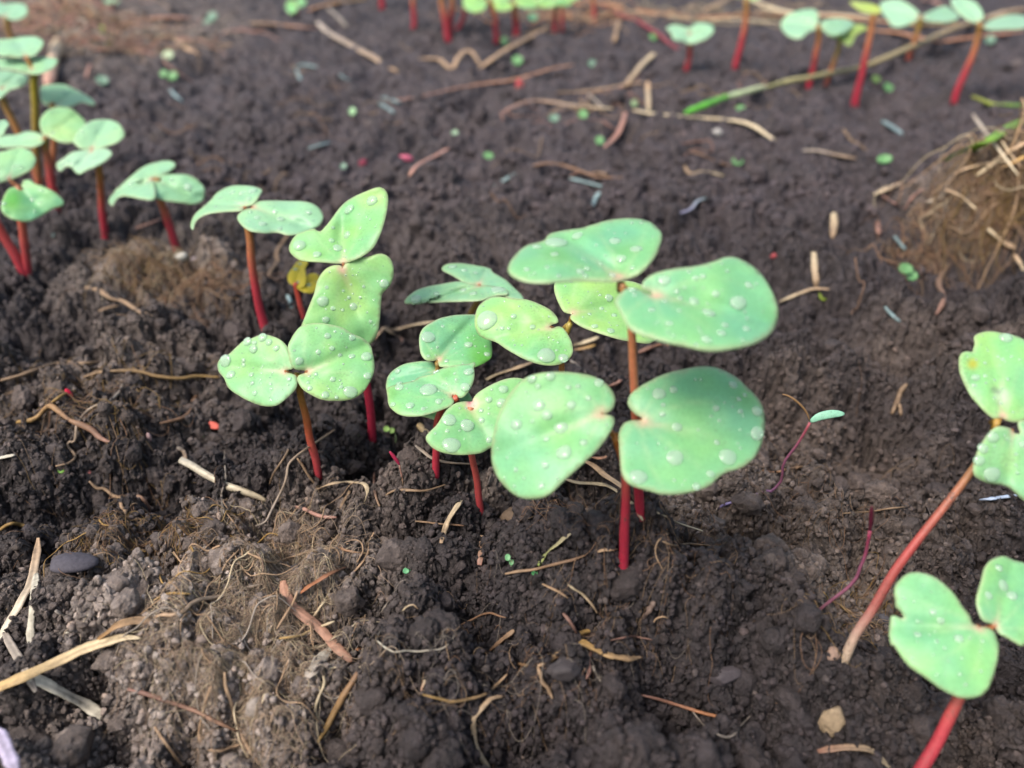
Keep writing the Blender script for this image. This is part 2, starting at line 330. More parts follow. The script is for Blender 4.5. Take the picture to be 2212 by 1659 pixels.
# ---------------------------------------------------------------- seedlings
from mathutils.geometry import delaunay_2d_cdt
from mathutils import Vector, Matrix
def tf(k, P):
    """zoomed reading -> picture units"""
    K = dict(m=(810, 648, .1953), i=(459, 675, .1709), j=(378, 378, .1953), l=(0, 54, .1953), k=(0, 324, .1953), z=(0, 0, .1953), t=(1996, 675, .2603), u=(1890, 1161, .1455), c=(1080, 0, .293),
             v=(1647, 0, .2554), b=(540, 0, .293), r=(1890, 189, .2442), d=(0, 0, 1))
    if k in K: a = K[k]
    else: a = (553*int(k[0]), 414.75*int(k[1]), .25)
    return [(a[0]+x*a[2], a[1]+y*a[2]) for x, y in P]
TEAL, MID, YG, DEEP, PALE = (np.array(q) for q in ((.175, .470, .265), (.235, .545, .210), (.37, .60, .15), (.13, .37, .06), (.40, .62, .45)))
LEAVES = []
class Leaf:
    def __init__(s, plant, out, attach, pivot, tilt, az=0, hue=.4, pale=0., cup=.18, fold=.06, droop=.22, wave=.07, seed=1, desc='', res=1.0, pink=1., drops=6, spots=None, yellow=0):
        s.out = np.array(out, float); s.att = np.array(attach, float); s.P0 = np.array(pivot); t, a = R(tilt), R(az)
        s.n = np.array([math.sin(t)*math.sin(a), -math.sin(t)*math.cos(a), math.cos(t)]); s.seed = seed; s.cup, s.fold, s.droop, s.wave = cup, fold, droop, wave
        s.desc = desc; s.plant = plant; c = s.plane(s.out.mean(0)[None])[0]; q = s.plane(s.out)
        s.c = c; s.Rr = np.linalg.norm(q-c, axis=1).mean(); a0 = s.plane(s.att[None])[0]; s.a0 = a0
        u = c-a0; u -= s.n*(u@s.n); s.u = u/np.linalg.norm(u); s.v = np.cross(s.n, s.u)
        o2 = crc(s.out, max(40, int(110*res))); area = .5*abs((o2[:, 0]*np.roll(o2[:, 1], 1)-np.roll(o2[:, 0], 1)*o2[:, 1]).sum()); step = math.sqrt(area/(520*res))
        lo, hi = o2.min(0), o2.max(0); gx, gy = np.meshgrid(np.arange(lo[0], hi[0], step), np.arange(lo[1], hi[1], step*.866)); gx = gx + (np.arange(gx.shape[0]) % 2)[:, None]*step*.5
        g = np.stack([gx.ravel(), gy.ravel()], 1); ed = s.edist(g, o2); ins = s.inside(g, o2); g = g[ins & (ed > step*.45)]
        pts = [Vector(p) for p in np.vstack([o2, g])]; n = len(o2)
        vs, _, fs, ov, _, _ = delaunay_2d_cdt(pts, [(i, (i+1) % n) for i in range(n)], [], 1, 1e-6)
        s.o2 = o2; s.D = np.array([tuple(v) for v in vs]); s.ed = s.edist(s.D, o2); T = s.surf(s.D)
        px = np.linalg.norm(T-O, axis=1)/FPX; edm = s.ed*px; thk = .00042; N = s.normal(s.D); s.edm = edm
        T = T - N*(thk*.5*np.exp(-(edm/.0004)**2))[:, None]; Bt = T - N*(thk*(1-.6*np.exp(-(edm/.0004)**2)))[:, None]
        f = []
        for q3 in fs:
            a_, b_, c_ = q3[:3]; nn = np.cross(T[b_]-T[a_], T[c_]-T[a_]); f.append((a_, b_, c_) if nn@s.n > 0 else (a_, c_, b_))
        f = np.array(f); m = len(T); e = {}
        for tri in f:
            for a_, b_ in ((tri[0], tri[1]), (tri[1], tri[2]), (tri[2], tri[0])): e[(a_, b_)] = 1
        bd = np.array([(a_, b_) for (a_, b_) in e if (b_, a_) not in e])
        side = np.stack([bd[:, 1], bd[:, 0], bd[:, 0]+m, bd[:, 1]+m], 1)
        me = raw_mesh('leaf', np.vstack([T, Bt])-np.array(plant.location), side, np.vstack([f, f[:, ::-1]+m]))
        uu = ((T-a0)@s.u)/s.Rr; vv = ((T-a0)@s.v)/s.Rr; nz = fbm(uu*1.3+seed*7, vv*1.3+seed*3, seed, 3); nz2 = fbm(uu*1.1+seed*5, vv*1.1, seed+50, 2); h = np.clip(hue*.85+.42*nz, 0, 1)[:, None]
        C = np.where(h < .5, TEAL+(MID-TEAL)*h*2, MID+(YG-MID)*(h-.5)*2)
        dp = np.clip(nz2*2.2-.75, 0, 1)[:, None]*.55; C = C*(1-dp)+DEEP*dp; C = C*(1-pale)+PALE*pale  # pale: sky reflected off far leaves at grazing angle, mixed into the colour
        th = np.arctan2(vv, uu+.02); rr = np.hypot(uu, vv)
        for a_ in (0, .55, -.55, 1.15, -1.15, 1.9, -1.9):
            vn_ = np.exp(-((th-a_-.12*np.sin(rr*2+a_))*rr/.035)**2)*np.clip(1.6-rr, 0, 1)*.30; C = C*(1-vn_[:, None])+np.array([.45, .62, .34])*vn_[:, None]
        mr = (np.exp(-(vv/.06)**2)*np.clip(uu+.05, 0, 1).clip(0, .05)*20*np.exp(-np.clip(uu, 0, 9)/.32)*.75*pink)[:, None]; C = C*(1-mr)+np.array([.62, .42, .33])*mr
        sp0 = (np.exp(-(rr/.10)**2)*.9*pink)[:, None]; C = C*(1-sp0)+np.array([.70, .33, .30])*sp0
        rim = (np.exp(-(edm/.00028)**2)*.6)[:, None]; C = C*(1-rim)+np.array([.50, .46, .30])*rim
        rim2 = (np.exp(-(edm/.0011)**2)*.25)[:, None]; C = C*(1-rim2)+np.array([.40, .60, .30])*rim2
        for (sx, sy, sr, sc, sa) in (spots or []):
            k_ = (np.exp(-(((s.D[:, 0]-sx)**2+(s.D[:, 1]-sy)**2)/sr**2)**1.5)*sa)[:, None]; C = C*(1-k_)+np.array(sc)*k_
        if yellow: C = C*(1-yellow)+np.array([.62, .50, .03])*yellow
        under = C*.75*(1-.35)+PALE*.35*.8
        colour(me, np.vstack([C, under])); s.ob = link('leaf', me, M_LEAF, plant); s.drops = drops; LEAVES.append(s)
    def plane(s, D):
        d = rays(D); d /= np.linalg.norm(d, axis=1)[:, None]; k = d@s.n; k = np.minimum(k, -.16); t = ((s.P0-O)@s.n)/k
        t0 = np.linalg.norm(s.P0-O); t = t0 + (t-t0)*.999; return O+d*np.clip(t, t0*.7, t0*1.5)[:, None]
    def surf(s, D):
        P = s.plane(D); d = P-O; d /= np.linalg.norm(d, axis=1)[:, None]; u = ((P-s.a0)@s.u)/s.Rr; v = ((P-s.a0)@s.v)/s.Rr
        b = s.cup*(np.sqrt(v*v+.04)-.2)*np.exp(-np.abs(v)*.5) - s.fold*np.exp(-(v/.16)**2)*np.clip(u+.3, 0, 1) - s.droop*np.clip(u-.25, 0, 3)**2*.5 - .16*np.clip(np.abs(v)-.65, 0, 2)**2 + s.wave*fbm(u*1.5+s.seed, v*1.5+s.seed*2, s.seed, 2)
        return P - d*(b*s.Rr/np.maximum(-(d@s.n), .35))[:, None]
    def normal(s, D):
        e = 1.5; a, b, c, d_ = s.surf(D+[e, 0]), s.surf(D-[e, 0]), s.surf(D+[0, e]), s.surf(D-[0, e]); n = np.cross(a-b, d_-c); n /= np.linalg.norm(n, axis=1)[:, None]+1e-12
        n[(n@s.n) < 0] *= -1; return n
    def edist(s, g, o):
        a, b = o, np.roll(o, -1, 0); ab = b-a; t = np.clip(((g[:, None]-a)*ab).sum(2)/((ab**2).sum(1)+1e-9), 0, 1); return np.linalg.norm(g[:, None]-(a+ab*t[..., None]), axis=2).min(1)
    def inside(s, g, o):
        a, b = o, np.roll(o, -1, 0); x, y = g[:, :1], g[:, 1:]; c = ((a[:, 1] > y) != (b[:, 1] > y)) & (x < (b[:, 0]-a[:, 0])*(y-a[:, 1])/(b[:, 1]-a[:, 1]+1e-12)+a[:, 0]); return c.sum(1) % 2 == 1
CRIM, ROSE, BRWN, OLIV, GOLD = lin(172, 42, 68), lin(180, 78, 76), lin(182, 118, 82), lin(140, 118, 56), lin(165, 135, 60)
CRIM, ROSE, BRWN = CRIM*.98, ROSE, BRWN*1.05
STOPS = [(0, CRIM*1.0), (.35, CRIM*.55+ROSE*.45), (.7, BRWN), (1, OLIV)]
def onY(D, y):
    d = rays(D); t = np.asarray(y)/d[:, 1]; return O+d*t[:, None]
def stem_mesh(P, w0, w1, stops, base, hair=0):
    n = len(P); wd = np.linspace(w0, w1, n)*(1+.05*vn(np.linspace(0, 9, n), np.full(n, P[0, 0]*999), 8)); P = P+np.stack([vn(np.linspace(0, 5, n), np.full(n, P[0, 0]*777), 9)*w0*.18]*3, 1)*np.array([1, .3, 0]); V, q, t, s, an = sweep(P, wd, wd, up=(0, -1, .3), k=14)
    me = raw_mesh('stem', V-np.array(base), q, t); C = np.stack([np.interp(s, [a for a, _ in stops], [c[k] for _, c in stops]) for k in range(3)], 1)
    colour(me, C*(1+.16*fbm(s*11, an*.9, 3, 3))[:, None]); return me
BASES = []
def seedling(desc, spts, lv, w=20, w1=None, dy=0., stops=STOPS, base=None, label=None, group='red stemmed seedlings growing in the bed', yb=None):
    """spts: stem in picture units from the soil up; lv: list of leaf dicts"""
    D = cr(spts, 26); b = G(D[:1])[0] if yb is None else onY(D[:1], [yb])[0]
    if yb is not None: b[2] = min(b[2], b[2])
    k = np.linspace(0, 1, 26); P = onY(D, b[1]+dy*k); px = np.linalg.norm(P-O, axis=1)/FPX
    BASES.append((b[0], b[1], w/2*px[0])); e = empty('seedling', b, label or desc, 'seedling', group); P0 = P[0]; down = P[0]-P[3]; down = down/np.linalg.norm(down)
    rd_ = (P[0]-O)/np.linalg.norm(P[0]-O); P = np.vstack([P[0]+rd_*.0030, P[0]+rd_*.0012, P]); w1 = w1 or w*.82; k_w = .86 if group.startswith('far') else .95; w *= k_w; w1 *= k_w
    me = stem_mesh(P, w/2*px[0], w1/2*px[-1], stops, b); link('stem', me, M_STEM, e)
    top = P[-1]; Ls = []
    for q in lv:
        q = dict(q); o = q.pop('o'); a = q.pop('a'); q['desc'] = q.get('desc') or ('the ' + (('left' if np.mean([p[0] for p in o]) <= min(np.mean([p[0] for p in z['o']]) for z in lv)+1e-6 else 'right') + ' ' if len(lv) > 1 else '') + 'leaf of the ' + desc); off = q.pop('off', 0.0); pv = onY([a], [top[1]+off])[0]; pt = q.pop('pet', 1); lab = q.pop('lab', None)
        L = Leaf(e, o, a, pv, **q); L.ydesc = desc; Ls.append(L)
        if lab: L.ob['label'] = lab
        a3 = L.surf(np.array([a]))[0]; N = L.normal(np.array([a]))[0]
        if pt:
            end = a3-N*.0006; mid = (top+end)/2-N*.0012+np.array([0, .0012, -.0015]); Q = cr([top-(P[-1]-P[-3])*.5, top, mid, end, end+L.u*.0012-N*.0002], 9)
            wd = w1/2*px[-1]*np.linspace(.95, .55, 9); V, qq, t, s, an = sweep(Q, wd, wd, up=(0, -1, .3), k=10); m2 = raw_mesh('petiole', V-b, qq, t); colour(m2, np.outer(1-s, stops[-1][1])+np.outer(s, OLIV*.6+ROSE*.4)); link('petiole', m2, M_STEM, e)
    return e, Ls
T = tf
def lf(k, o, a, ka=None, **kw): return dict(o=T(k, o), a=T(ka or k, [a])[0], **kw)
# front pair with the two big facing leaves
S = {}
Ar = T('22', [(1090,270),(1045,232),(1000,165),(1020,90),(1100,20),(1190,-30)]) + [(1440,806),(1500,792),(1545,792),(1588,811),(1612,832)] + T('22', [(2140,130),(2185,250),(2185,420),(2130,590),(2000,710),(1830,770),(1700,880),(1500,940),(1320,950),(1180,920),(1060,885),(1000,850),(950,770),(930,560),(925,420),(965,340),(1040,308),(1120,310),(1135,290)])
Al = T('22', [(775,248),(800,255),(870,210),(890,120),(850,30)])+[(1290,815),(1250,805),(1205,802),(1160,806),(1125,822),(1090,865),(1067,925),(1060,985),(1068,1020),(1090,1052),(1118,1073),(1150,1078),(1185,1068),(1220,1035),(1260,1000),(1295,966),(1321,928),(1328,905),(1318,896),(1298,893)]
seedling('front seedling with two broad facing leaves on a thick crimson stem', [(1345,1238),(1348,1160),(1352,1080),(1350,1030),(1341,980),(1330,942)], [
 dict(o=Ar, a=(1386,906), tilt=30, az=-6, hue=.28, seed=3, cup=.10, drops=9, desc='the right leaf of the front crimson stemmed seedling'),
 dict(o=Al, a=(1300,892), tilt=37, az=-6, hue=.30, seed=4, cup=.10, droop=.3, drops=12, desc='the left leaf of the front crimson stemmed seedling')],
 w=24, w1=17, stops=[(0, CRIM), (.55, CRIM*.7+ROSE*.2), (.8, CRIM*.4+BRWN*.5), (1, lin(170,110,40))])
# tall centre seedling
B1 = T('21', [(1005,735),(1100,700),(1180,620),(1260,510),(1300,370),(1260,300),(1180,240),(1040,215),(850,230),(720,265),(600,300),(460,320),(330,350),(270,410),(130,450),(30,530),(-30,620),(-30,690),(60,750),(180,775),(350,775),(600,760),(850,765),(950,752)])
B2 = T('21', [(1230,870),(1180,845),(1120,812),(1160,740),(1250,690),(1400,655),(1600,630),(1750,590),(1850,555),(1950,560),(2100,640)])+[(1658,606),(1678,650),(1681,690),(1664,719),(1630,740),(1580,752),(1530,756),(1480,746),(1440,738)]+T('21', [(1150,1235),(1060,1200),(1000,1150),(930,1010),(890,930),(935,870),(1000,820),(1080,822),(1160,855),(1210,875)])
seedling('tall centre seedling with the highest teal leaves on a long brown stem', [(1383,1118),(1379,1050),(1376,960),(1372,860),(1368,780),(1365,715),(1353,650),(1343,612)], [
 dict(o=B1, a=(1338,590), tilt=9, az=0, hue=.12, seed=5, cup=.16, droop=.1, desc='the highest leaf in the centre', drops=6),
 dict(o=B2, a=(1416,633), tilt=19, az=-2, hue=.14, seed=6, cup=.20, off=-.004, desc='the widest leaf right of centre', drops=14)], w=22, w1=16,
 stops=[(0, CRIM), (.25, CRIM*.8+ROSE*.3), (.5, ROSE*.4+BRWN*.6), (.8, BRWN), (1, lin(178,128,70))])
# yellow green pair behind
C1 = T('21', [(320,1160),(350,1140),(395,1125),(390,1080),(340,1020),(250,970),(130,925),(0,915)])+T('11', [(2050,900),(1930,970),(1890,1070),(1895,1180),(1950,1260),(2070,1290),(2150,1345)])+T('21', [(30,1400),(130,1450),(260,1490),(400,1490),(480,1450),(525,1380),(510,1280),(450,1180),(400,1155),(355,1170)])
C2 = T('21', [(520,1052),(450,1030),(400,950),(365,850),(370,780),(420,755),(600,740),(850,750),(1050,770),(1200,840),(1330,1000),(1330,1180),(1250,1270),(1180,1305),(1050,1290),(900,1260),(650,1180),(540,1120),(500,1075)])
seedling('seedling with two yellow green leaves behind the tall centre one', [(1217,1000),(1213,900),(1213,800),(1214,760),(1224,720),(1232,697)], [
 dict(o=C1, a=(1188,703), tilt=28, az=-5, hue=.62, seed=7, off=-.003, desc='the yellow green leaf left of the tall centre stem', drops=8),
 dict(o=C2, a=(1237,676), tilt=24, az=8, hue=.80, seed=8, desc='the yellow green leaf behind the tall centre stem', drops=8, pink=.6)], w=15, w1=13, stops=[(0, CRIM), (.55, ROSE*.4+BRWN*.6), (.75, lin(175,130,70)), (1, lin(170,155,75))])
D1 = T('11', [(1900,800),(1760,768),(1600,790),(1420,830),(1320,890),(1278,945),(1300,968),(1420,962),(1600,945),(1800,940),(1950,930),(2080,890),(2180,880),(2150,830),(2000,800)])
D2 = T('11', [(1930,800),(1850,790),(1780,770),(1690,715),(1605,665),(1640,620),(1740,608),(1850,618),(2010,650),(2050,690),(2150,745),(2212,800),(2310,900),(2290,930),(2150,900),(2000,830)])
seedling('low teal seedling with wet narrow seeming leaves behind the centre group', [(1006,840),(1008,760),(1013,690),(1024,665),(1033,648)], [
 dict(o=D1, a=T('11',[(1935,800)])[0], tilt=5, az=-8, hue=.22, pale=.3, seed=9, desc='the flat teal leaf left behind the centre', drops=7, fold=.1),
 dict(o=D2, a=T('11',[(1925,795)])[0], tilt=4, az=8, hue=.10, pale=.3, seed=10, off=.002, desc='the far teal leaf behind the centre', drops=7)], w=14, w1=13, stops=[(0, BRWN), (1, lin(170,140,70))])
E1 = T('m', [(695,645),(680,660),(620,668),(560,655),(510,590),(490,480),(495,380),(540,300),(640,235),(740,188),(900,160),(1060,155),(1150,170),(1230,260),(1290,450),(1297,600),(1250,665),(1130,728),(1000,745),(800,740),(720,730),(700,690)])
E2 = T('m', [(690,775),(672,720),(630,680),(520,670),(330,700),(200,770),(140,840),(118,930),(140,1010),(300,1020),(500,960),(640,880)])
seedling('dark green wet seedling left of the yellow green pair', [(955,935),(950,860),(946,800),(944,783)], [
 dict(o=E1, a=T('m',[(705,650)])[0], tilt=26, az=12, hue=.25, seed=11, fold=.12, desc='the darker green leaf under the yellow green leaf', drops=8, spots=[(1045,778,28,(.09,.36,.03),.8),(1035,745,40,(.12,.42,.08),.6)]),
 dict(o=E2, a=T('m',[(690,770)])[0], tilt=18, az=-12, hue=.05, seed=12, desc='the teal leaf behind the folded one', drops=3)], w=15)
F1 = T('m', [(862,1045),(890,1052),(930,1075),(990,1060),(1060,970),(1095,870),(1100,790),(1095,732),(1114,690),(1085,682),(1050,695),(950,705),(830,728),(720,758),(610,818),(470,852),(430,882),(280,918),(135,965),(135,1060),(145,1150),(190,1212),(280,1268),(400,1285),(550,1270),(700,1222),(830,1170),(872,1130),(868,1085),(845,1058)])
F2 = T('m', [(915,1085),(880,1140),(700,1200),(560,1240),(485,1275),(600,1310),(710,1337),(800,1310),(920,1220),(1040,1130),(1078,1105),(1055,1050),(1030,1015),(985,1040)])
seedling('left of centre seedling with one folded pale leaf carrying a big drop', [(941,1028),(941,985),(945,912),(958,880),(980,866),(985,858)], [
 dict(o=F1, a=T('m',[(860,1047)])[0], tilt=22, az=-4, hue=.42, seed=13, fold=.10, desc='the folded leaf left of the front leaves', drops=8, wave=.05),
 dict(o=F2, a=T('m',[(915,1090)])[0], tilt=30, az=0, hue=.45, seed=14, desc='the half hidden leaf under the folded one', drops=2, off=.004)], w=17, w1=14, stops=[(0, CRIM), (.4, CRIM*.6+ROSE*.4), (1, lin(190,95,70))])
G1 = T('m', [(1075,1120),(1078,1100),(1120,1038),(1200,980),(1330,912),(1450,868),(1560,855),(1640,868),(1760,930),(1780,1120),(1700,1350),(1560,1520)])+T('12', [(2030,552),(1960,590),(1850,608),(1740,610),(1640,598),(1540,560),(1480,505),(1466,455),(1500,410),(1560,350),(1600,290),(1650,220),(1720,165),(1790,148),(1850,150)])
seedling('seedling whose wet leaf has a pink pit, left of the front leaves', [(1041,1113),(1033,1060),(1024,1010),(1017,960),(1015,900),(1016,880)], [
 dict(o=G1, a=(1015,874), tilt=33, az=5, hue=.45, seed=15, desc='the pink pitted leaf', drops=10, pet=0, spots=[(1020,872,12,(.75,.5,.42),.95),(1014,869,6,(.35,.09,.14),.95)])], w=16, w1=15, stops=[(0, CRIM*.7+ROSE*.3), (.6, ROSE*.8+BRWN*.2), (1, BRWN)])
H1 = T('11', [(750,612),(700,613),(600,605),(400,590),(320,550),(282,500),(290,440),(340,370),(430,330),(500,315),(550,338),(600,290),(680,190),(760,90),(850,35),(950,-8),(1040,-42),(1090,-38),(1130,0),(1140,70),(1130,150),(1105,260),(1060,390),(1000,490),(900,560),(800,600),(765,608)])
H2 = T('11', [(745,650),(720,630),(660,635),(600,665),(555,715),(525,780),(500,880),(460,980),(420,1080),(385,1170),(360,1260),(480,1360),(700,1400),(900,1370),(990,1312),(1030,1260),(1055,1200),(1068,1100),(1080,960),(1092,880),(1150,820),(1185,740),(1190,650),(1165,580),(1120,542),(1060,532),(980,555),(880,572),(800,592),(770,612),(758,640)])
seedling('seedling with two upright bright leaves stacked above each other left of centre', [(803,953),(803,910),(797,860),(790,820),(775,740),(755,650),(743,590)], [
 dict(o=H1, a=T('11',[(750,612)])[0], tilt=34, az=-20, hue=.62, seed=16, cup=.3, droop=-.1, fold=.08, desc='the upper of the two stacked bright leaves', drops=6),
 dict(o=H2, a=T('11',[(745,660)])[0], tilt=64, az=4, droop=.02, hue=.72, seed=17, cup=.2, desc='the lower of the two stacked bright leaves', drops=10, fold=.05)], w=20, w1=14, dy=.005, stops=[(0, CRIM*.9), (.5, CRIM), (1, BRWN)])
I1 = T('i', [(915,738),(950,722),(1000,712),(1020,660),(990,560),(950,440),(850,340),(720,285),(620,270),(540,300),(480,325),(390,350),(300,430),(180,540),(95,580),(55,650),(70,740),(140,830),(180,930),(250,1000),(400,1090),(550,1160),(680,1187),(800,1175),(900,1110),(980,1040),(1050,960),(1068,880),(1055,810),(1010,772),(945,758)])
I2 = T('i', [(1190,735),(1110,728),(1040,715),(985,650),(965,560),(950,430),(980,350),(1030,260),(1100,180),(1200,142),(1350,128),(1500,150),(1650,190),(1750,255),(1900,325),(1990,400),(2018,480),(2045,600),(2050,700),(2030,790),(1990,880),(1930,980),(1850,1050),(1750,1098),(1600,1117),(1400,1105),(1250,1042),(1150,980),(1090,900),(1068,830),(1100,785),(1160,765),(1195,750)])
seedling('front left seedling with two round drop covered leaves on an orange brown stem', [(689,1031),(684,1005),(677,975),(668,940),(660,900),(651,860),(645,825),(641,808)], [
 dict(o=I1, a=T('i',[(920,742)])[0], tilt=44, az=-10, off=-.002, hue=.50, seed=18, cup=.06, desc='the left leaf of the front left pair', drops=9, pale=.1),
 dict(o=I2, a=T('i',[(1190,742)])[0], tilt=46, az=4, off=-.003, hue=.58, seed=19, cup=.12, fold=.1, desc='the right leaf of the front left pair', drops=10)], w=18, w1=15, stops=[(0, CRIM*.9+ROSE*.1), (.3, ROSE), (.5, lin(175,90,60)), (.8, lin(160,115,55)), (1, lin(140,120,50))])
J1 = T('j', [(760,345),(740,385),(550,400),(380,420),(280,460),(220,520),(195,600),(165,565),(180,490),(230,410),(300,350),(400,260),(440,205),(520,150),(620,112),(740,105),(880,120),(962,160),(940,210),(900,280),(840,330)])
J2 = T('j', [(855,355),(780,372),(700,430),(692,490),(760,570),(850,620),(1000,640),(1130,630),(1250,660),(1380,655),(1500,610),(1600,560),(1642,470),(1622,390),(1560,330),(1450,288),(1250,280),(1050,275),(930,282),(870,305),(850,335)])
FARST = [(0, CRIM), (.45, CRIM*.6+ROSE*.4), (.75, BRWN), (1, lin(150,120,60))]
seedling('left seedling with a curled leaf and a flat pale leaf above a slim stem', [(577,722),(570,697),(561,665),(552,615),(544,560),(538,510),(534,485),(532,455)], [
 dict(o=J1, a=T('j',[(765,348)])[0], tilt=12, az=-25, hue=.2, pale=.45, seed=20, desc='the curled pale leaf of the middle left seedling', drops=7, droop=.5),
 dict(o=J2, a=T('j',[(852,352)])[0], tilt=14, az=4, hue=.25, pale=.45, seed=21, desc='the flat pale leaf of the middle left seedling', drops=10, droop=.1)], w=20, w1=15, stops=FARST)
K1 = T('k', [(1690,300),(1740,290),(1850,250),(1920,200),(1942,150),(1890,115),(1800,113),(1650,150),(1550,200),(1450,280),(1350,370),(1270,450),(1205,530),(1200,580),(1240,615),(1280,550),(1330,510),(1420,510),(1550,535),(1700,545),(1720,430)])
K2 = T('k', [(1700,330),(1740,290),(1800,270),(1900,262),(2050,265),(2150,300),(2230,370),(2270,450),(2250,540),(2200,580),(2120,597),(2000,578),(1850,562),(1720,533),(1660,500),(1650,400)])
seedling('left seedling with a pale leaf pair leaning out of a straw coloured root mat', [(385,547),(379,525),(369,494),(357,462),(347,434),(343,405),(340,385)], [
 dict(o=K1, a=T('k',[(1690,320)])[0], tilt=12, az=-30, hue=.3, pale=.5, seed=22, desc='the drooping left leaf above the root mat', drops=5, res=.6),
 dict(o=K2, a=T('k',[(1710,325)])[0], tilt=18, az=20, hue=.4, pale=.35, seed=23, desc='the right leaf above the root mat', drops=4, res=.6)], w=17, w1=14, stops=FARST)
L1 = T('l', [(640,1600),(622,1530),(700,1470),(800,1400),(950,1372),(1100,1360),(1180,1362),(1238,1410),(1200,1470),(1100,1550),(950,1612),(870,1652),(820,1620),(770,1568),(720,1570),(680,1612)])
L2 = T('l', [(1000,1370),(900,1368),(830,1320),(800,1280),(850,1180),(960,1080),(1050,1045),(1200,1040),(1310,1080),(1370,1160),(1376,1220),(1310,1290),(1180,1340),(1080,1368)])
seedling('left seedling with a whitish notched leaf below a round one', [(229,524),(226,500),(222,460),(217,410),(213,372),(205,330)], [
 dict(o=L1, a=T('l',[(1010,1385)])[0], tilt=16, az=-10, hue=.3, pale=.8, seed=24, desc='the whitish notched leaf', drops=4, res=.6),
 dict(o=L2, a=T('l',[(1010,1362)])[0], tilt=28, az=5, hue=.5, pale=.55, seed=25, off=.003, desc='the round pale leaf over the whitish one', drops=5, res=.6)], w=15, w1=12, stops=[(0, CRIM), (.4, CRIM*.6+ROSE*.4), (.8, lin(170,120,60)), (1, lin(160,135,60))])
Mm = T('l', [(500,1240),(450,1150),(440,1050),(500,960),(600,910),(720,905),(820,940),(900,1010),(950,1070),(960,1150),(900,1230),(780,1300),(650,1290),(560,1245)])
M3 = T('l', [(490,1262),(460,1310),(350,1350),(200,1345),(50,1350),(-40,1330),(-30,1230),(170,1208),(300,1170),(420,1190),(485,1235)])
seedling('far left seedling with a yellow green round leaf and a red stem', [(124,457),(119,430),(112,395),(104,355),(98,320),(95,302)], [
 dict(o=Mm, a=T('l',[(495,1245)])[0], tilt=36, az=15, hue=.8, pale=.3, seed=26, desc='the yellow green round leaf at the far left', drops=3, res=.6),
 dict(o=M3, a=T('l',[(485,1255)])[0], tilt=14, az=-20, hue=.6, pale=.6, seed=27, desc='the pale leaf beside the yellow green round one', drops=2, res=.6)], w=17, w1=13, stops=[(0, CRIM), (.6, ROSE), (.85, BRWN), (1, lin(165,150,50))])
N1 = T('l', [(280,345),(200,352),(0,335),(-60,300),(-60,180),(0,152),(150,140),(250,125),(380,120),(450,150),(482,190),(450,260),(380,335)])
N2 = T('l', [(290,400),(280,352),(400,345),(520,350),(640,380),(585,470),(450,532),(330,535),(150,490),(-20,470),(-40,380),(0,365),(200,360)])
N3 = T('l', [(450,680),(520,655),(700,650),(800,690),(900,740),(1000,800),(1055,862),(1030,888),(950,862),(890,855),(780,900),(620,907),(500,880),(450,820),(440,740)])
seedling('tall far left seedling with the top leaf tier above a golden forked stem', [(88,420),(84,380),(78,320),(76,240),(74,200),(74,160)], [
 dict(o=N1, a=T('l',[(285,345)])[0], tilt=22, az=0, hue=.35, pale=.55, seed=28, off=.004, desc='the upper leaf of the far left tier', drops=3, res=.6),
 dict(o=N2, a=T('l',[(350,480)])[0], tilt=16, az=0, hue=.45, pale=.5, seed=29, desc='the second leaf of the far left tier', drops=3, res=.6)], w=14, w1=13, stops=[(0, ROSE), (.4, lin(150,120,70)), (1, lin(160,150,40))])
seedling('far left seedling with a long pointed pale leaf', [(100,400),(112,360),(118,300),(118,250),(112,222)], [
 dict(o=N3, a=T('l',[(600,890)])[0], tilt=15, az=15, hue=.2, pale=.5, seed=30, desc='the long pointed pale leaf', drops=3, res=.6)], w=12, w1=10, stops=[(0, ROSE), (.5, BRWN), (1, OLIV)])
O1 = T('l', [(150,505),(0,495),(-120,520),(-150,700),(-80,810),(0,808),(50,768),(120,712),(230,680),(298,632),(292,550)])
seedling('far left seedling leaning out of the picture with a brown stem', [(86,406),(75,370),(58,325),(43,290),(22,250),(4,214),(-2,205)], [
 dict(o=O1, a=T('l',[(20,700)])[0], tilt=20, az=10, hue=.2, pale=.6, seed=31, desc='the pale leaf cut by the left edge', drops=2, res=.6)], w=13, w1=12, stops=[(0, ROSE), (.4, BRWN), (1, lin(150,125,60))])
P1 = T('l', [(40,1390),(200,1350),(320,1375),(388,1450),(392,1510),(350,1590),(250,1650),(150,1695),(0,1740),(-90,1740),(-90,1450),(0,1395)])
P2 = T('k', [(200,400),(100,420),(45,500),(10,600),(20,680),(100,750),(250,792),(350,782),(480,722),(580,652),(680,622),(712,580),(680,530),(600,460),(480,400),(390,370),(320,322),(250,340),(235,390)])
seedling('left edge seedling with a bright green cupped leaf', [(60,596),(57,560),(52,520),(46,478),(42,440),(42,405)], [
 dict(o=P2, a=T('k',[(205,395)])[0], tilt=32, az=20, hue=.4, seed=32, cup=.35, desc='the bright green cupped leaf at the left edge', drops=2, res=.7, pink=.2, spots=[(28,430,22,(.09,.38,.03),.7)]),
 dict(o=P1, a=T('l',[(100,1700)])[0], tilt=34, az=-5, hue=.6, pale=.35, seed=33, off=.004, desc='the pale leaf over the cupped one', drops=4, res=.7)], w=16, w1=14, stops=[(0, CRIM), (.4, ROSE), (1, BRWN)])
Q1 = T('l', [(0,1050),(60,1043),(98,1090),(62,1150),(40,1200),(0,1232),(-90,1230),(-100,1060)])
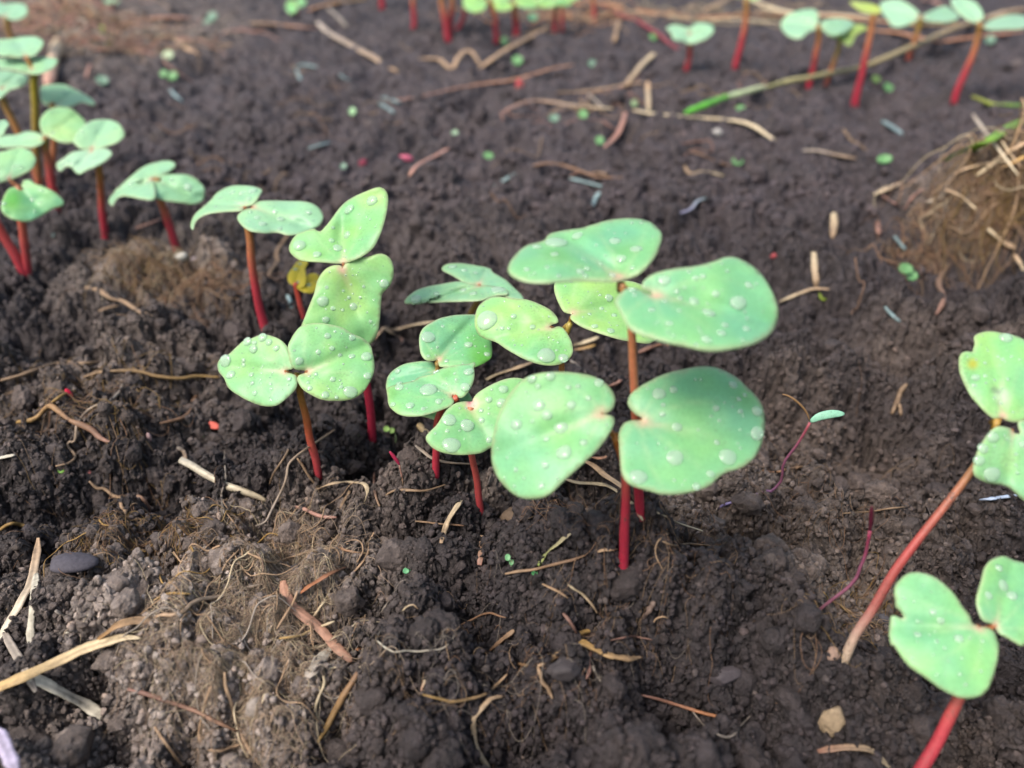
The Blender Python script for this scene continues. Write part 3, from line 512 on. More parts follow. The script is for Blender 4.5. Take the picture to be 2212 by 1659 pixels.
seedling('left edge seedling leaning in on a thick red stem', [(55,597),(45,575),(32,550),(14,520),(-2,490),(-30,430),(-40,340),(-30,280)], [
 dict(o=Q1, a=T('l',[(-60,1180)])[0], tilt=20, az=0, hue=.4, pale=.7, seed=34, desc='the leaf tip at the left edge', drops=1, res=.5)], w=19, w1=12, stops=[(0, CRIM), (.4, ROSE), (1, BRWN)])
R1 = T('z', [(30,40),(110,28),(240,30),(305,80),(290,160),(210,212),(120,215),(0,170),(-100,150),(-100,20),(0,10)])
seedling('top left corner seedling with one minty leaf', [(34,150),(28,100),(20,66),(16,40)], [dict(o=R1, a=T('z',[(60,180)])[0], tilt=16, az=0, hue=.05, pale=.55, seed=35, desc='the minty leaf in the top left corner', drops=2, res=.5)], w=10, w1=9, stops=[(0, BRWN), (1, OLIV)])
T1 = T('t', [(650,872),(600,882),(560,862),(480,790),(400,700),(340,590),(300,490),(292,400),(308,340),(355,316),(402,322),(412,300),(425,250),(418,200),(450,170),(540,148),(640,160),(740,180),(830,215),(950,300),(1010,450),(990,650),(900,820),(830,892),(760,908),(690,895)])
T2 = T('t', [(745,985),(730,965),(690,950),(620,943),(560,985),(500,1060),(460,1130),(430,1210),(412,1290),(430,1360),(500,1405),(580,1425),(680,1440),(760,1500),(830,1560),(950,1610),(1060,1500),(1110,1250),(1060,1050),(950,900),(860,888),(795,905),(785,950),(800,1000),(765,1000)])
seedling('right edge seedling leaning on a long red stem with a white foot', [(1818,1436),(1849,1370),(1884,1318),(1929,1240),(1971,1182),(2034,1102),(2104,1010),(2140,950),(2154,905)], [
 dict(o=T1, a=T('t',[(655,868)])[0], tilt=42, az=-12, hue=.58, seed=36, desc='the upper leaf at the right edge', drops=7, cup=.12, spots=[(2165,855,18,(.5,.6,.45),.6),(2147,842,7,(.08,.11,.1),.6),(2159,846,6,(.1,.12,.14),.5),(2158,869,4,(.1,.14,.12),.5),(2160,818,3,(.03,.05,.03),.9),(2101,786,12,(.45,.4,.02),.8)]),
 dict(o=T2, a=T('t',[(750,975)])[0], tilt=42, az=5, hue=.5, seed=37, off=-.002, pale=.15, desc='the lower leaf at the right edge', drops=7)], w=20, w1=13, dy=.016, stops=[(0, lin(178,165,140)), (.16, lin(172,150,135)), (.3, lin(170,95,90)), (.5, ROSE*.9), (.7, lin(165,100,80)), (.85, lin(160,120,75)), (1, lin(175,140,60))])
U1 = T('u', [(1480,1290),(1420,1170),(1300,1010),(1200,850),(1050,700),(900,590),(750,530),(600,508),(480,530),(370,620),(300,720),(288,850),(308,950),(305,1030),(370,1080),(432,1190),(400,1205),(330,1170),(250,1160),(222,1300),(210,1450),(245,1620)])+T('33', [(1080,590),(1200,760),(1350,872),(1500,980),(1650,1050),(1780,1055),(1880,1005),(1940,900),(1980,750),(2000,600),(1970,500),(1930,455)])
U2 = T('u', [(1790,1300),(1760,1285),(1620,1230),(1540,1070),(1520,920),(1560,750),(1600,600),(1640,450),(1720,340),(1850,280),(1950,270),(2060,320),(2212,360),(2400,450),(2460,900),(2420,1400),(2212,1600),(2100,1560),(1950,1480),(1850,1420)])
seedling('bottom right seedling with a bitten leaf close to the camera', [(1950,1740),(1990,1660),(2020,1610),(2045,1560),(2072,1505),(2110,1420),(2138,1362)], [
 dict(o=U1, a=T('u',[(1560,1330)])[0], tilt=30, az=-5, hue=.42, seed=38, cup=.12, desc='the bitten leaf at the bottom right', drops=6, res=1.2),
 dict(o=U2, a=T('u',[(1800,1310)])[0], tilt=32, az=10, hue=.5, seed=39, desc='the leaf cut by the right edge', drops=3)], w=26, w1=18, dy=.012, stops=[(0, CRIM*.8+ROSE*.2), (.5, CRIM*.5+ROSE*.5), (1, BRWN)])
# the far row, top right and top centre
BG = 'far red stemmed seedlings along the top'
V1 = T('v', [(455,240),(475,160),(462,95),(400,70),(260,100),(180,150),(155,220),(200,290),(260,322),(330,320),(390,270)])
V2 = T('v', [(485,215),(520,170),(620,150),(720,160),(775,200),(700,270),(600,300),(530,270)])
seedling('far seedling with a round minty leaf at the left end of the right row', T('v', [(388,750),(400,680),(430,560),(455,450),(472,350),(478,250),(475,225)]), [
 dict(o=V1, a=T('v',[(462,215)])[0], tilt=22, az=-20, hue=.1, pale=.6, seed=40, desc='', drops=1, res=.5), dict(o=V2, a=T('v',[(488,225)])[0], tilt=12, az=10, hue=.1, pale=.55, seed=41, desc='', drops=1, res=.5)], w=14, w1=11, stops=FARST, group=BG)
W1 = T('v', [(650,330),(700,225),(820,203),(892,240),(800,292),(775,340),(740,385),(700,370)])
W2 = T('v', [(645,325),(560,310),(600,270),(680,240),(720,260),(690,310)])
seedling('far seedling with yellow green drooping leaves', T('v', [(540,720),(570,620),(610,500),(640,420),(655,340)]), [
 dict(o=W1, a=T('v',[(660,325)])[0], tilt=25, az=15, hue=1., seed=42, desc='', drops=0, res=.5, yellow=.25, pink=0), dict(o=W2, a=T('v',[(645,325)])[0], tilt=20, az=-15, hue=.7, seed=43, desc='', drops=0, res=.5, pink=0)], w=10, w1=9, stops=[(0, ROSE), (.4, BRWN), (1, lin(150,150,50))], group=BG)
X1 = T('v', [(990,112),(920,115),(820,85),(740,12),(850,15),(960,40),(1005,80)])
X2 = T('v', [(925,110),(850,130),(760,105),(700,60),(780,20),(880,40)])
seedling('far crimson stemmed seedling crossed by the long pale stalk', T('v', [(772,915),(800,780),(840,630),(870,500),(895,380),(920,250),(930,125)]), [
 dict(o=X1, a=T('v',[(985,108)])[0], tilt=14, az=0, hue=1., yellow=.35, seed=44, desc='', drops=0, res=.5, pink=0)], w=17, w1=11, stops=[(0, CRIM), (.5, CRIM*.7+ROSE*.3), (.8, BRWN), (1, lin(175,120,70))], group=BG)
Y1 = T('v', [(1320,160),(1200,222),(1100,222),(1060,170),(1010,100),(990,30),(1050,0),(1150,-10),(1250,40),(1330,110)])
Y2 = T('v', [(1350,135),(1450,80),(1550,48),(1640,100),(1662,150),(1560,187),(1400,175)])
seedling('far seedling with two big minty leaves in the right row', T('v', [(1230,515),(1260,420),(1300,300),(1325,230),(1335,160)]), [
 dict(o=Y1, a=T('v',[(1325,140)])[0], tilt=30, az=-20, hue=0, pale=.7, seed=45, desc='', drops=1, res=.5), dict(o=Y2, a=T('v',[(1345,145)])[0], tilt=14, az=10, hue=.1, pale=.6, seed=46, desc='', drops=1, res=.5)], w=11, w1=10, stops=[(0, ROSE), (.5, BRWN), (1, lin(150,140,60))], group=BG)
Z1 = T('v', [(1830,190),(1740,170),(1650,100),(1590,10),(1650,-25),(1780,0),(1850,70),(1872,140)])
Z2 = T('v', [(1865,215),(1950,160),(2100,120),(2212,130),(2300,180),(2212,237),(2050,247),(1930,250)])
seedling('far right seedling with an upright minty leaf beside a flat one', T('v', [(1618,880),(1650,760),(1700,640),(1760,500),(1800,400),(1825,300),(1835,205)]), [
 dict(o=Z1, a=T('v',[(1840,185)])[0], tilt=30, az=-15, hue=.1, pale=.7, seed=47, desc='', drops=1, res=.5), dict(o=Z2, a=T('v',[(1860,215)])[0], tilt=10, az=10, hue=.1, pale=.7, seed=48, desc='', drops=2, res=.5)], w=15, w1=11, stops=FARST, group=BG)
AA = T('c', [(1400,200),(1300,178),(1230,200),(1262,245),(1280,290),(1340,300),(1400,322),(1450,310),(1530,280),(1580,222),(1560,178),(1450,165)])
seedling('small far seedling with one low ragged minty leaf', T('c', [(1370,522),(1385,470),(1398,400),(1405,320),(1405,250)]), [dict(o=AA, a=T('c',[(1400,230)])[0], tilt=20, az=0, hue=.1, pale=.65, seed=49, desc='', drops=2, res=.5)], w=14, w1=11, stops=[(0, CRIM), (.6, ROSE), (1, OLIV)], group=BG)
def far(desc, st, leaves, w=10, hue=.7, pale=.2):
    lv = []
    for i, (cx, cy, rx, ry, rot) in enumerate(leaves):
        a = np.linspace(0, 2*math.pi, 12, endpoint=False); x = rx*np.cos(a); y = ry*np.sin(a); c, s = math.cos(R(rot)), math.sin(R(rot))
        o = np.stack([cx+x*c-y*s, cy+x*s+y*c], 1); tp = np.array(st[-1], float); att = np.array([cx, cy]) + (tp-np.array([cx, cy]))*min(1, .8*rx/max(1., np.linalg.norm(tp-np.array([cx, cy]))))
        lv.append(dict(o=o.tolist(), a=tuple(att), tilt=14, az=0, hue=hue, pale=pale, seed=int(60+cx) % 97, desc='', drops=0, res=.4, pink=0))
    seedling(desc, st, lv, w=w, w1=w*.8, stops=FARST, group=BG)
far('far red seedling standing in front of the orange straw', T('c', [(1730,512),(1765,380),(1790,260),(1810,150),(1815,60),(1815,0)]), [(1600,-14,22,8,0),(1628,-8,16,8,0)], w=15, hue=1., pale=0)
far('far red stem at the top left of the green tuft', [(825,20),(826,-20),(827,-60)], [(812,-70,20,9,0),(842,-72,20,9,0)], w=14)
far('far pale red stem left of the dense red cluster', [(894,60),(894,30),(893,0),(893,-30)], [(878,-40,20,9,0),(908,-42,20,9,0)], w=13)
far('far left stem of the dense red cluster', [(969,88),(962,50),(955,10),(952,-20)], [(936,-32,20,10,0),(962,-36,20,9,0)], w=16)
far('far middle stem of the dense red cluster', [(972,80),(974,45),(976,10),(977,-20)], [(968,-30,18,9,0),(992,-30,20,9,0)], w=15)
far('far right leaning stem of the dense red cluster', [(990,62),(1000,40),(1008,15),(1014,-15)], [(1001,-26,16,8,0),(1026,-26,18,8,0)], w=12)
far('far seedling with the rounded leaf hanging into the top', [(1072,92),(1071,65),(1069,35),(1055,0)], [(1026,5,27,22,0),(1080,-8,22,14,0)], w=14, hue=.85, pale=0)
far('far seedling with pale red stem and yellow edged leaf', [(1116,78),(1115,55),(1113,30),(1110,5)], [(1085,12,24,11,0),(1140,5,34,13,8)], w=17, hue=.9, pale=0)
far('far seedling right of the green tuft behind a bent straw', [(1198,74),(1199,50),(1200,20),(1200,-4)], [(1180,5,26,12,0),(1215,0,24,14,0)], w=12, hue=.75, pale=.1)
far('far slim stem just right of the green tuft', [(1216,68),(1215,45),(1214,20),(1213,-5)], [(1232,-8,22,10,0)], w=9, hue=.7, pale=.1)
far('far lone dark red stem between the tuft and the orange straw', [(1286,50),(1284,30),(1282,10),(1280,-15)], [(1265,-25,20,9,0),(1296,-26,20,9,0)], w=11)
far('far little bright green leaf at the top left of the orange straw', [(642,34),(641,20),(640,8)], [(630,14,13,15,0),(650,4,11,10,0)], w=6, hue=.6, pale=0)
far('far little green leaves at the top edge near the left corner', [(243,24),(243,14),(243,4)], [(240,2,18,6,0)], w=5, hue=.1, pale=.5)
# withered yellow seedling
Yw = T('j', [(1370,940),(1290,1030),(1242,1110),(1262,1190),(1330,1225),(1390,1240),(1440,1200),(1445,1100),(1435,1030),(1468,955)])
Yx = T('j', [(1330,1225),(1420,1290),(1520,1300),(1575,1240),(1600,1130),(1560,1085),(1490,1090),(1450,1130),(1440,1205),(1390,1215)])
seedling('withered yellow seedling behind the stacked bright leaves', T('j', [(1425,1580),(1400,1480),(1365,1350),(1340,1240),(1335,1200)]), [
 dict(o=Yw, a=T('j',[(1340,1205)])[0], tilt=30, az=-20, hue=1., yellow=.95, seed=50, desc='', drops=0, pink=0, cup=.3), dict(o=Yx, a=T('j',[(1370,1220)])[0], tilt=30, az=20, hue=1., yellow=.95, seed=51, desc='', drops=0, pink=0, cup=.3, spots=[(674,601,14,(.62,.26,.02),.9)])], w=12, w1=10, stops=[(0, CRIM*.5+ROSE*.8), (1, lin(220,95,70))])
# ---------------------------------------------------------------- water drops resting on the leaves
def dome(name, seed, sq=1.0):
    r = np.random.default_rng(seed); n, k = 9, 24; a = np.arange(k)/k*2*math.pi; out = 1+.05*np.cos(a+seed)+.05*r.random()*np.cos(2*a+r.random()*6)+.03*np.cos(3*a+r.random()*6)
    V = [(0, 0, .45)]; rr = np.sin(np.linspace(0, math.pi/2, n)[1:]); 
    for q in rr:
        z = .45*(1-q**2)**.55; V += [(q*out[j]*math.cos(a[j]), q*out[j]*math.sin(a[j])*sq, z) for j in range(k)]
    V += [(.97*out[j]*math.cos(a[j]), .97*out[j]*math.sin(a[j])*sq, -.10) for j in range(k)]; V.append((0, 0, -.12)); m = n
    q4 = [(1+i*k+j, 1+(i+1)*k+j, 1+(i+1)*k+(j+1) % k, 1+i*k+(j+1) % k) for i in range(m-1) for j in range(k)]
    t3 = [(0, 1+j, 1+(j+1) % k) for j in range(k)] + [(len(V)-1, 1+(m-1)*k+(j+1) % k, 1+(m-1)*k+j) for j in range(k)]
    me = raw_mesh(name, np.array(V), q4, t3); me.materials.append(M_WATER); return me
DOMES = [dome('water_drop', k, q) for k, q in ((1, 1.), (2, .82), (3, .92), (4, .7))]
BY = {L.desc: L for L in LEAVES if L.desc}
def put_drop(L, x, y, r_px, r_m=None, h=1.0):
    D = np.array([[x, y]], float); p = L.surf(D)[0]; n = L.normal(D)[0]; r = r_m or r_px*np.linalg.norm(p-O)/FPX
    if not L.inside(D, L.o2)[0]: return None
    o = bpy.data.objects.new('water_drop', DOMES[0 if r_px and r_px < 6 else random.choice((0, 1, 2, 2))])
    z = Vector(n); xax = Vector((math.cos(random.random()*.8-.4), math.sin(random.random()*.8-.4), 0)); yax = z.cross(xax).normalized(); xax = yax.cross(z).normalized()
    M = Matrix((xax, yax, z)).transposed(); o.matrix_world = Matrix.Translation(Vector(p)) @ M.to_4x4() @ Matrix.Diagonal((r, r, r*h, 1)); return o, x, y, r
TR = {'the highest leaf in the centre': ('21', [(385,440,100),(215,475,45),(370,540,38),(565,378,50),(893,425,52),(1075,495,55),(945,575,45),(1035,268,18),(1118,268,18),(1215,385,12),(725,457,14),(130,670,32),(195,700,18),(305,650,25),(405,725,22),(595,690,42),(650,665,28),(635,725,25),(620,577,18),(768,620,18),(870,720,36),(1037,655,22)]),
 'the widest leaf right of centre': ('21', [(1315,765,56),(1585,742,28),(1650,728,28),(1860,683,20),(2048,805,35),(1957,955,75),(1575,945,46),(1455,918,25),(1425,862,28),(1760,878,32),(1705,1045,62),(2030,1090,18),(1842,1150,34),(2028,1182,34),(1812,1218,42),(1682,1275,52),(1590,1315,16),(1360,1135,36),(1205,1018,30),(1258,1122,16),(1390,1240,18),(1485,1258,14),(1040,845,28),(1060,888,22),(1445,1025,24),(1320,945,24),(1815,848,10)]),
 'the yellow green leaf behind the tall centre stem': ('21', [(840,915,38),(775,1007,24),(880,1065,26),(715,1160,32),(855,1200,36),(670,1055,20),(510,770,22),(760,890,14)]),
 'the yellow green leaf left of the tall centre stem': ('m', [(1235,220,118),(1535,180,35),(1745,300,35),(1405,312,26),(1480,315,20),(1895,610,100),(2085,645,58),(1625,500,16),(1530,445,12)]),
 'the flat teal leaf left behind the centre': ('11', [(1385,925,48),(1790,850,35),(1880,880,35),(1560,880,26)]), 'the far teal leaf behind the centre': ('11', [(2090,850,75),(1700,650,38),(1800,680,30),(1900,700,24)]),
 'the darker green leaf under the yellow green leaf': ('m', [(585,410,78),(1035,495,50),(750,290,22),(890,470,18),(1240,600,38),(690,525,16),(590,620,22),(790,675,28)]),
 'the folded leaf left of the front leaves': ('m', [(590,990,96),(270,965,50),(390,1168,52),(535,1203,30),(708,1122,42),(1035,795,58),(1000,965,58),(895,880,20),(880,812,18),(200,1155,35),(660,800,20),(690,785,18),(970,700,28)]),
 'the pink pitted leaf': ('m', [(820,1325,78),(1025,1390,80),(1180,1330,38),(1258,1103,44),(1425,988,55),(1400,1140,60),(1175,1222,32),(850,1600,108),(1260,1545,40),(800,1450,24),(1290,990,16)]),
 'the left leaf of the front crimson stemmed seedling': ('22', [(230,182,58),(302,265,48),(40,350,55),(428,380,66),(450,590,72),(515,180,42),(660,120,25),(300,475,30),(288,700,38),(620,505,35),(175,320,24),(250,880,35),(35,740,25),(490,30,28),(570,18,22),(225,20,28),(172,-42,46),(336,-66,44),(752,-10,44)]),
 'the right leaf of the front crimson stemmed seedling': ('22', [(1268,82,58),(1395,48,36),(1305,180,22),(1300,262,30),(1762,208,30),(1975,238,28),(2118,235,52),(2115,425,58),(1770,505,28),(1412,635,75),(1870,630,78),(1095,800,78),(1718,775,36),(1960,130,24),(1430,375,46),(1595,885,34),(2010,95,20),(1910,8,40)]),
 'the upper of the two stacked bright leaves': ('11', [(805,150,52),(378,462,55),(788,372,40),(655,418,26),(710,485,44),(530,540,38),(770,508,18),(665,308,16),(1000,75,50),(900,312,14),(985,235,12)]),
 'the lower of the two stacked bright leaves': ('11', [(845,990,38),(580,945,50),(1105,790,40),(930,818,16),(665,1005,22),(750,1020,14),(605,1105,32),(610,825,18),(803,912,18),(900,912,16),(990,1120,16),(755,855,14)]),
 'the left leaf of the front left pair': ('i', [(165,610,85),(440,365,58),(630,315,58),(715,375,48),(805,450,48),(520,465,56),(530,385,38),(390,605,32),(390,662,34),(230,785,60),(490,785,38),(500,893,30),(735,905,22),(970,840,38),(535,1020,36),(738,1105,20),(740,965,20),(612,895,16)]),
 'the right leaf of the front left pair': ('i', [(1095,612,52),(1455,295,42),(1510,452,34),(1610,543,30),(1765,553,44),(1945,555,70),(1960,800,50),(1745,1000,90),(1425,1040,48),(1305,780,30),(1520,845,38),(1335,500,34),(1765,320,42),(1550,240,22),(1225,805,18),(1205,885,25),(1225,955,38),(1630,940,28),(1565,1070,24),(1035,482,18)]),
 'the flat pale leaf of the middle left seedling': ('j', [(975,540,42),(1175,488,48),(910,470,36),(1100,412,32),(1480,415,36),(835,410,22),(815,512,20),(1160,595,28)]),
 'the curled pale leaf of the middle left seedling': ('j', [(640,195,40),(740,200,38),(865,180,46),(820,265,32),(450,350,22),(500,255,22)]),
 'the right leaf above the root mat': ('k', [(2085,410,42),(1900,330,22)]), 'the drooping left leaf above the root mat': ('k', [(1640,370,28),(1450,370,28)]),
 'the upper leaf at the right edge': ('t', [(680,210,48),(430,540,32),(650,390,16),(695,553,14),(505,525,16),(505,418,14),(415,605,18)]),
 'the lower leaf at the right edge': ('t', [(570,1035,42),(492,1130,40),(460,1230,40),(565,1340,65),(820,1095,28),(688,1052,10),(585,1110,10)]),
 'the bitten leaf at the bottom right': ('u', [(855,1105,45),(980,1240,48),(635,1440,45),(1250,1500,58)])}
SCALE = {'21': .25, '22': .25, '11': .25, 'm': .1953, 'i': .1709, 'j': .1953, 'k': .1953, 't': .2603, 'u': .1455}
ALLD = []
for L in LEAVES:
    if not L.desc and L.drops == 0: continue
    ds = []
    if L.desc in TR:
        k, Q = TR[L.desc]; P = tf(k, [(x, y) for x, y, r in Q])
        for (x, y), (_, _, r) in zip(P, Q): ds.append(put_drop(L, x, y, r*SCALE[k], h=.9 if r*SCALE[k] < 14 else .72))
        ds = [q for q in ds if q]
    c = np.nonzero(L.ed > max(1.2, .0009*FPX/np.linalg.norm(L.a0-O)))[0]; c = c[c < len(L.D)]
    for _ in range(L.drops + (22 if L.desc in TR else 3)):
        d = L.D[random.choice(list(c))]; r = random.uniform(.00012, .00036) if L.desc in TR else random.uniform(.0004, .0011)
        if L.inside(np.array([d])+[.01, .01], L.o2)[0] and all(math.hypot(d[0]-q[1], d[1]-q[2])*np.linalg.norm(L.a0-O)/FPX > r+q[3] for q in ds): ds.append(put_drop(L, d[0], d[1], 0, r))
    ds = [q for q in ds if q]
    if not ds: continue
    where = L.desc; grp = 'water drops on ' + where; ws = ('clear', 'water'); ds.sort(key=lambda q: -q[3])
    ds_x = sorted(ds[1:], key=lambda q: q[1]); ds_y = sorted(ds[1:], key=lambda q: q[2])
    for i, q in enumerate(ds):
        if i == 0: lb = 'largest clear drop on ' + where
        elif len(ds) > 4 and q is ds_x[0]: lb = 'smaller drop farthest left on ' + where
        elif len(ds) > 4 and q is ds_x[-1]: lb = 'smaller drop farthest right on ' + where
        elif len(ds) > 5 and q is ds_y[0]: lb = 'smaller drop highest up on ' + where
        elif len(ds) > 6 and q is ds_y[-1]: lb = 'smaller drop lowest down on ' + where
        else: lb = 'small round clear drop among others on ' + where
        wl = lb.split(); lb = ' '.join(wl[:16]); tag(q[0], lb, 'water drop', grp if len(ds) > 1 else None); ALLD.append((q[3]/np.linalg.norm(np.array(q[0].matrix_world.translation)-O), q[0]))
ALLD.sort(key=lambda q: -q[0]); Vs, Qs, Ts, nv = [], [], [], 0
for _, o in ALLD[:290]: COL.objects.link(o)
for _, o in ALLD[290:]:
    me = o.data; v = np.array([o.matrix_world @ p.co for p in me.vertices]); Vs.append(v)
    for p in me.polygons: (Qs if len(p.vertices) == 4 else Ts).append([i+nv for i in p.vertices])
    nv += len(v); bpy.data.objects.remove(o)
if nv: tag(link('tiny_water_drops', raw_mesh('tiny_water_drops', np.vstack(Vs), Qs, Ts), M_WATER), kind='stuff')

# ---------------------------------------------------------------- straws, roots and twigs lying on the soil
def drape(D, n, lift_px=0., arch=0., ends=0.):
    D = cr(D, n); P = G(D); d = P-O; t = np.linalg.norm(d, axis=1); d /= t[:, None]; k = 5
    tp = np.pad(t, (k//2+1, k//2+1), 'edge'); ts = np.array([.35*np.median(tp[i:i+k+1])+.65*np.min(tp[i:i+k+1]) for i in range(len(t))])
    for _ in range(drape.sm): ts = np.convolve(np.pad(ts, 2, 'edge'), np.ones(5)/5, 'valid')
    s = np.linspace(0, 1, n); up = arch*np.sin(s*math.pi) + lift_px
    return O + d*(ts*(1-up))[:, None]
LAID = []
drape.sm = 1
def straw(name, label, cat, D, w, c0, c1=None, flat=.45, n=26, arch=0., lift=0.007, taper=(.6, .5), groove=.35, parent=None, group=None, k=10, mat=None, wob=.1, stripes=0):
    k = 18 if w > 13 else k; c0 = np.array(c0, float); c1 = c0 if c1 is None else np.array(c1, float)
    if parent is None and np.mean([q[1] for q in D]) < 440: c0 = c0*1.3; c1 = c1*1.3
    drape.sm = 1 if w < 8 else (2 if w < 15 else 6); P = drape(D, n, lift, arch); px = np.linalg.norm(P-O, axis=1)/FPX; s = np.linspace(0, 1, n)
    pf = np.minimum(1, np.minimum(taper[0]+(1-taper[0])*s/.12, taper[1]+(1-taper[1])*(1-s)/.18)); sd_ = rng.random()*50
    wd = .88*w/2*px*pf*(1+wob*vn(s*7+sd_, s*0, 3)); wd = np.maximum(wd, 1e-5)
    V, q, t, ss, an = sweep(P, wd, wd*flat, k=k, groove=groove if flat < .8 else 0)
    V = V + (np.stack([vn(ss*30+sd_, an, 5), vn(ss*30+sd_, an, 6), vn(ss*30+sd_, an, 7)], 1)*np.mean(wd)*.06)
    LAID.append((P, wd))
    b = P[0] if parent is None else np.array(parent.location); me = raw_mesh(name, V-b, q, t)
    C = c0+(c1-c0)*ss[:, None]; C = C*(1+.16*fbm(ss*14+sd_, an*1.3, 11, 3))[:, None]; C = C*(1+.30*vn(an*5.1, ss*2.5+sd_, 19)*(w > 7))[:, None]; dk = np.clip(fbm(ss*22+sd_, an*.8, 13, 2)*2-.85, 0, 1)[:, None]*.45; C = C*(1-dk)+np.array([.10, .07, .045])*dk
    colour(me, C); o = link(name, me, mat or M_STRAW, parent)
    if parent is None: o.location = b; tag(o, label, cat, group)
    return o
TAN, PALEC, GREY, ORNG, PINK, RED, WHT, BRN, GOLDC = (lin(*q) for q in ((168,140,112),(196,180,150),(150,140,130),(180,132,98),(165,125,112),(140,62,72),(215,208,190),(115,88,68),(185,150,90)))
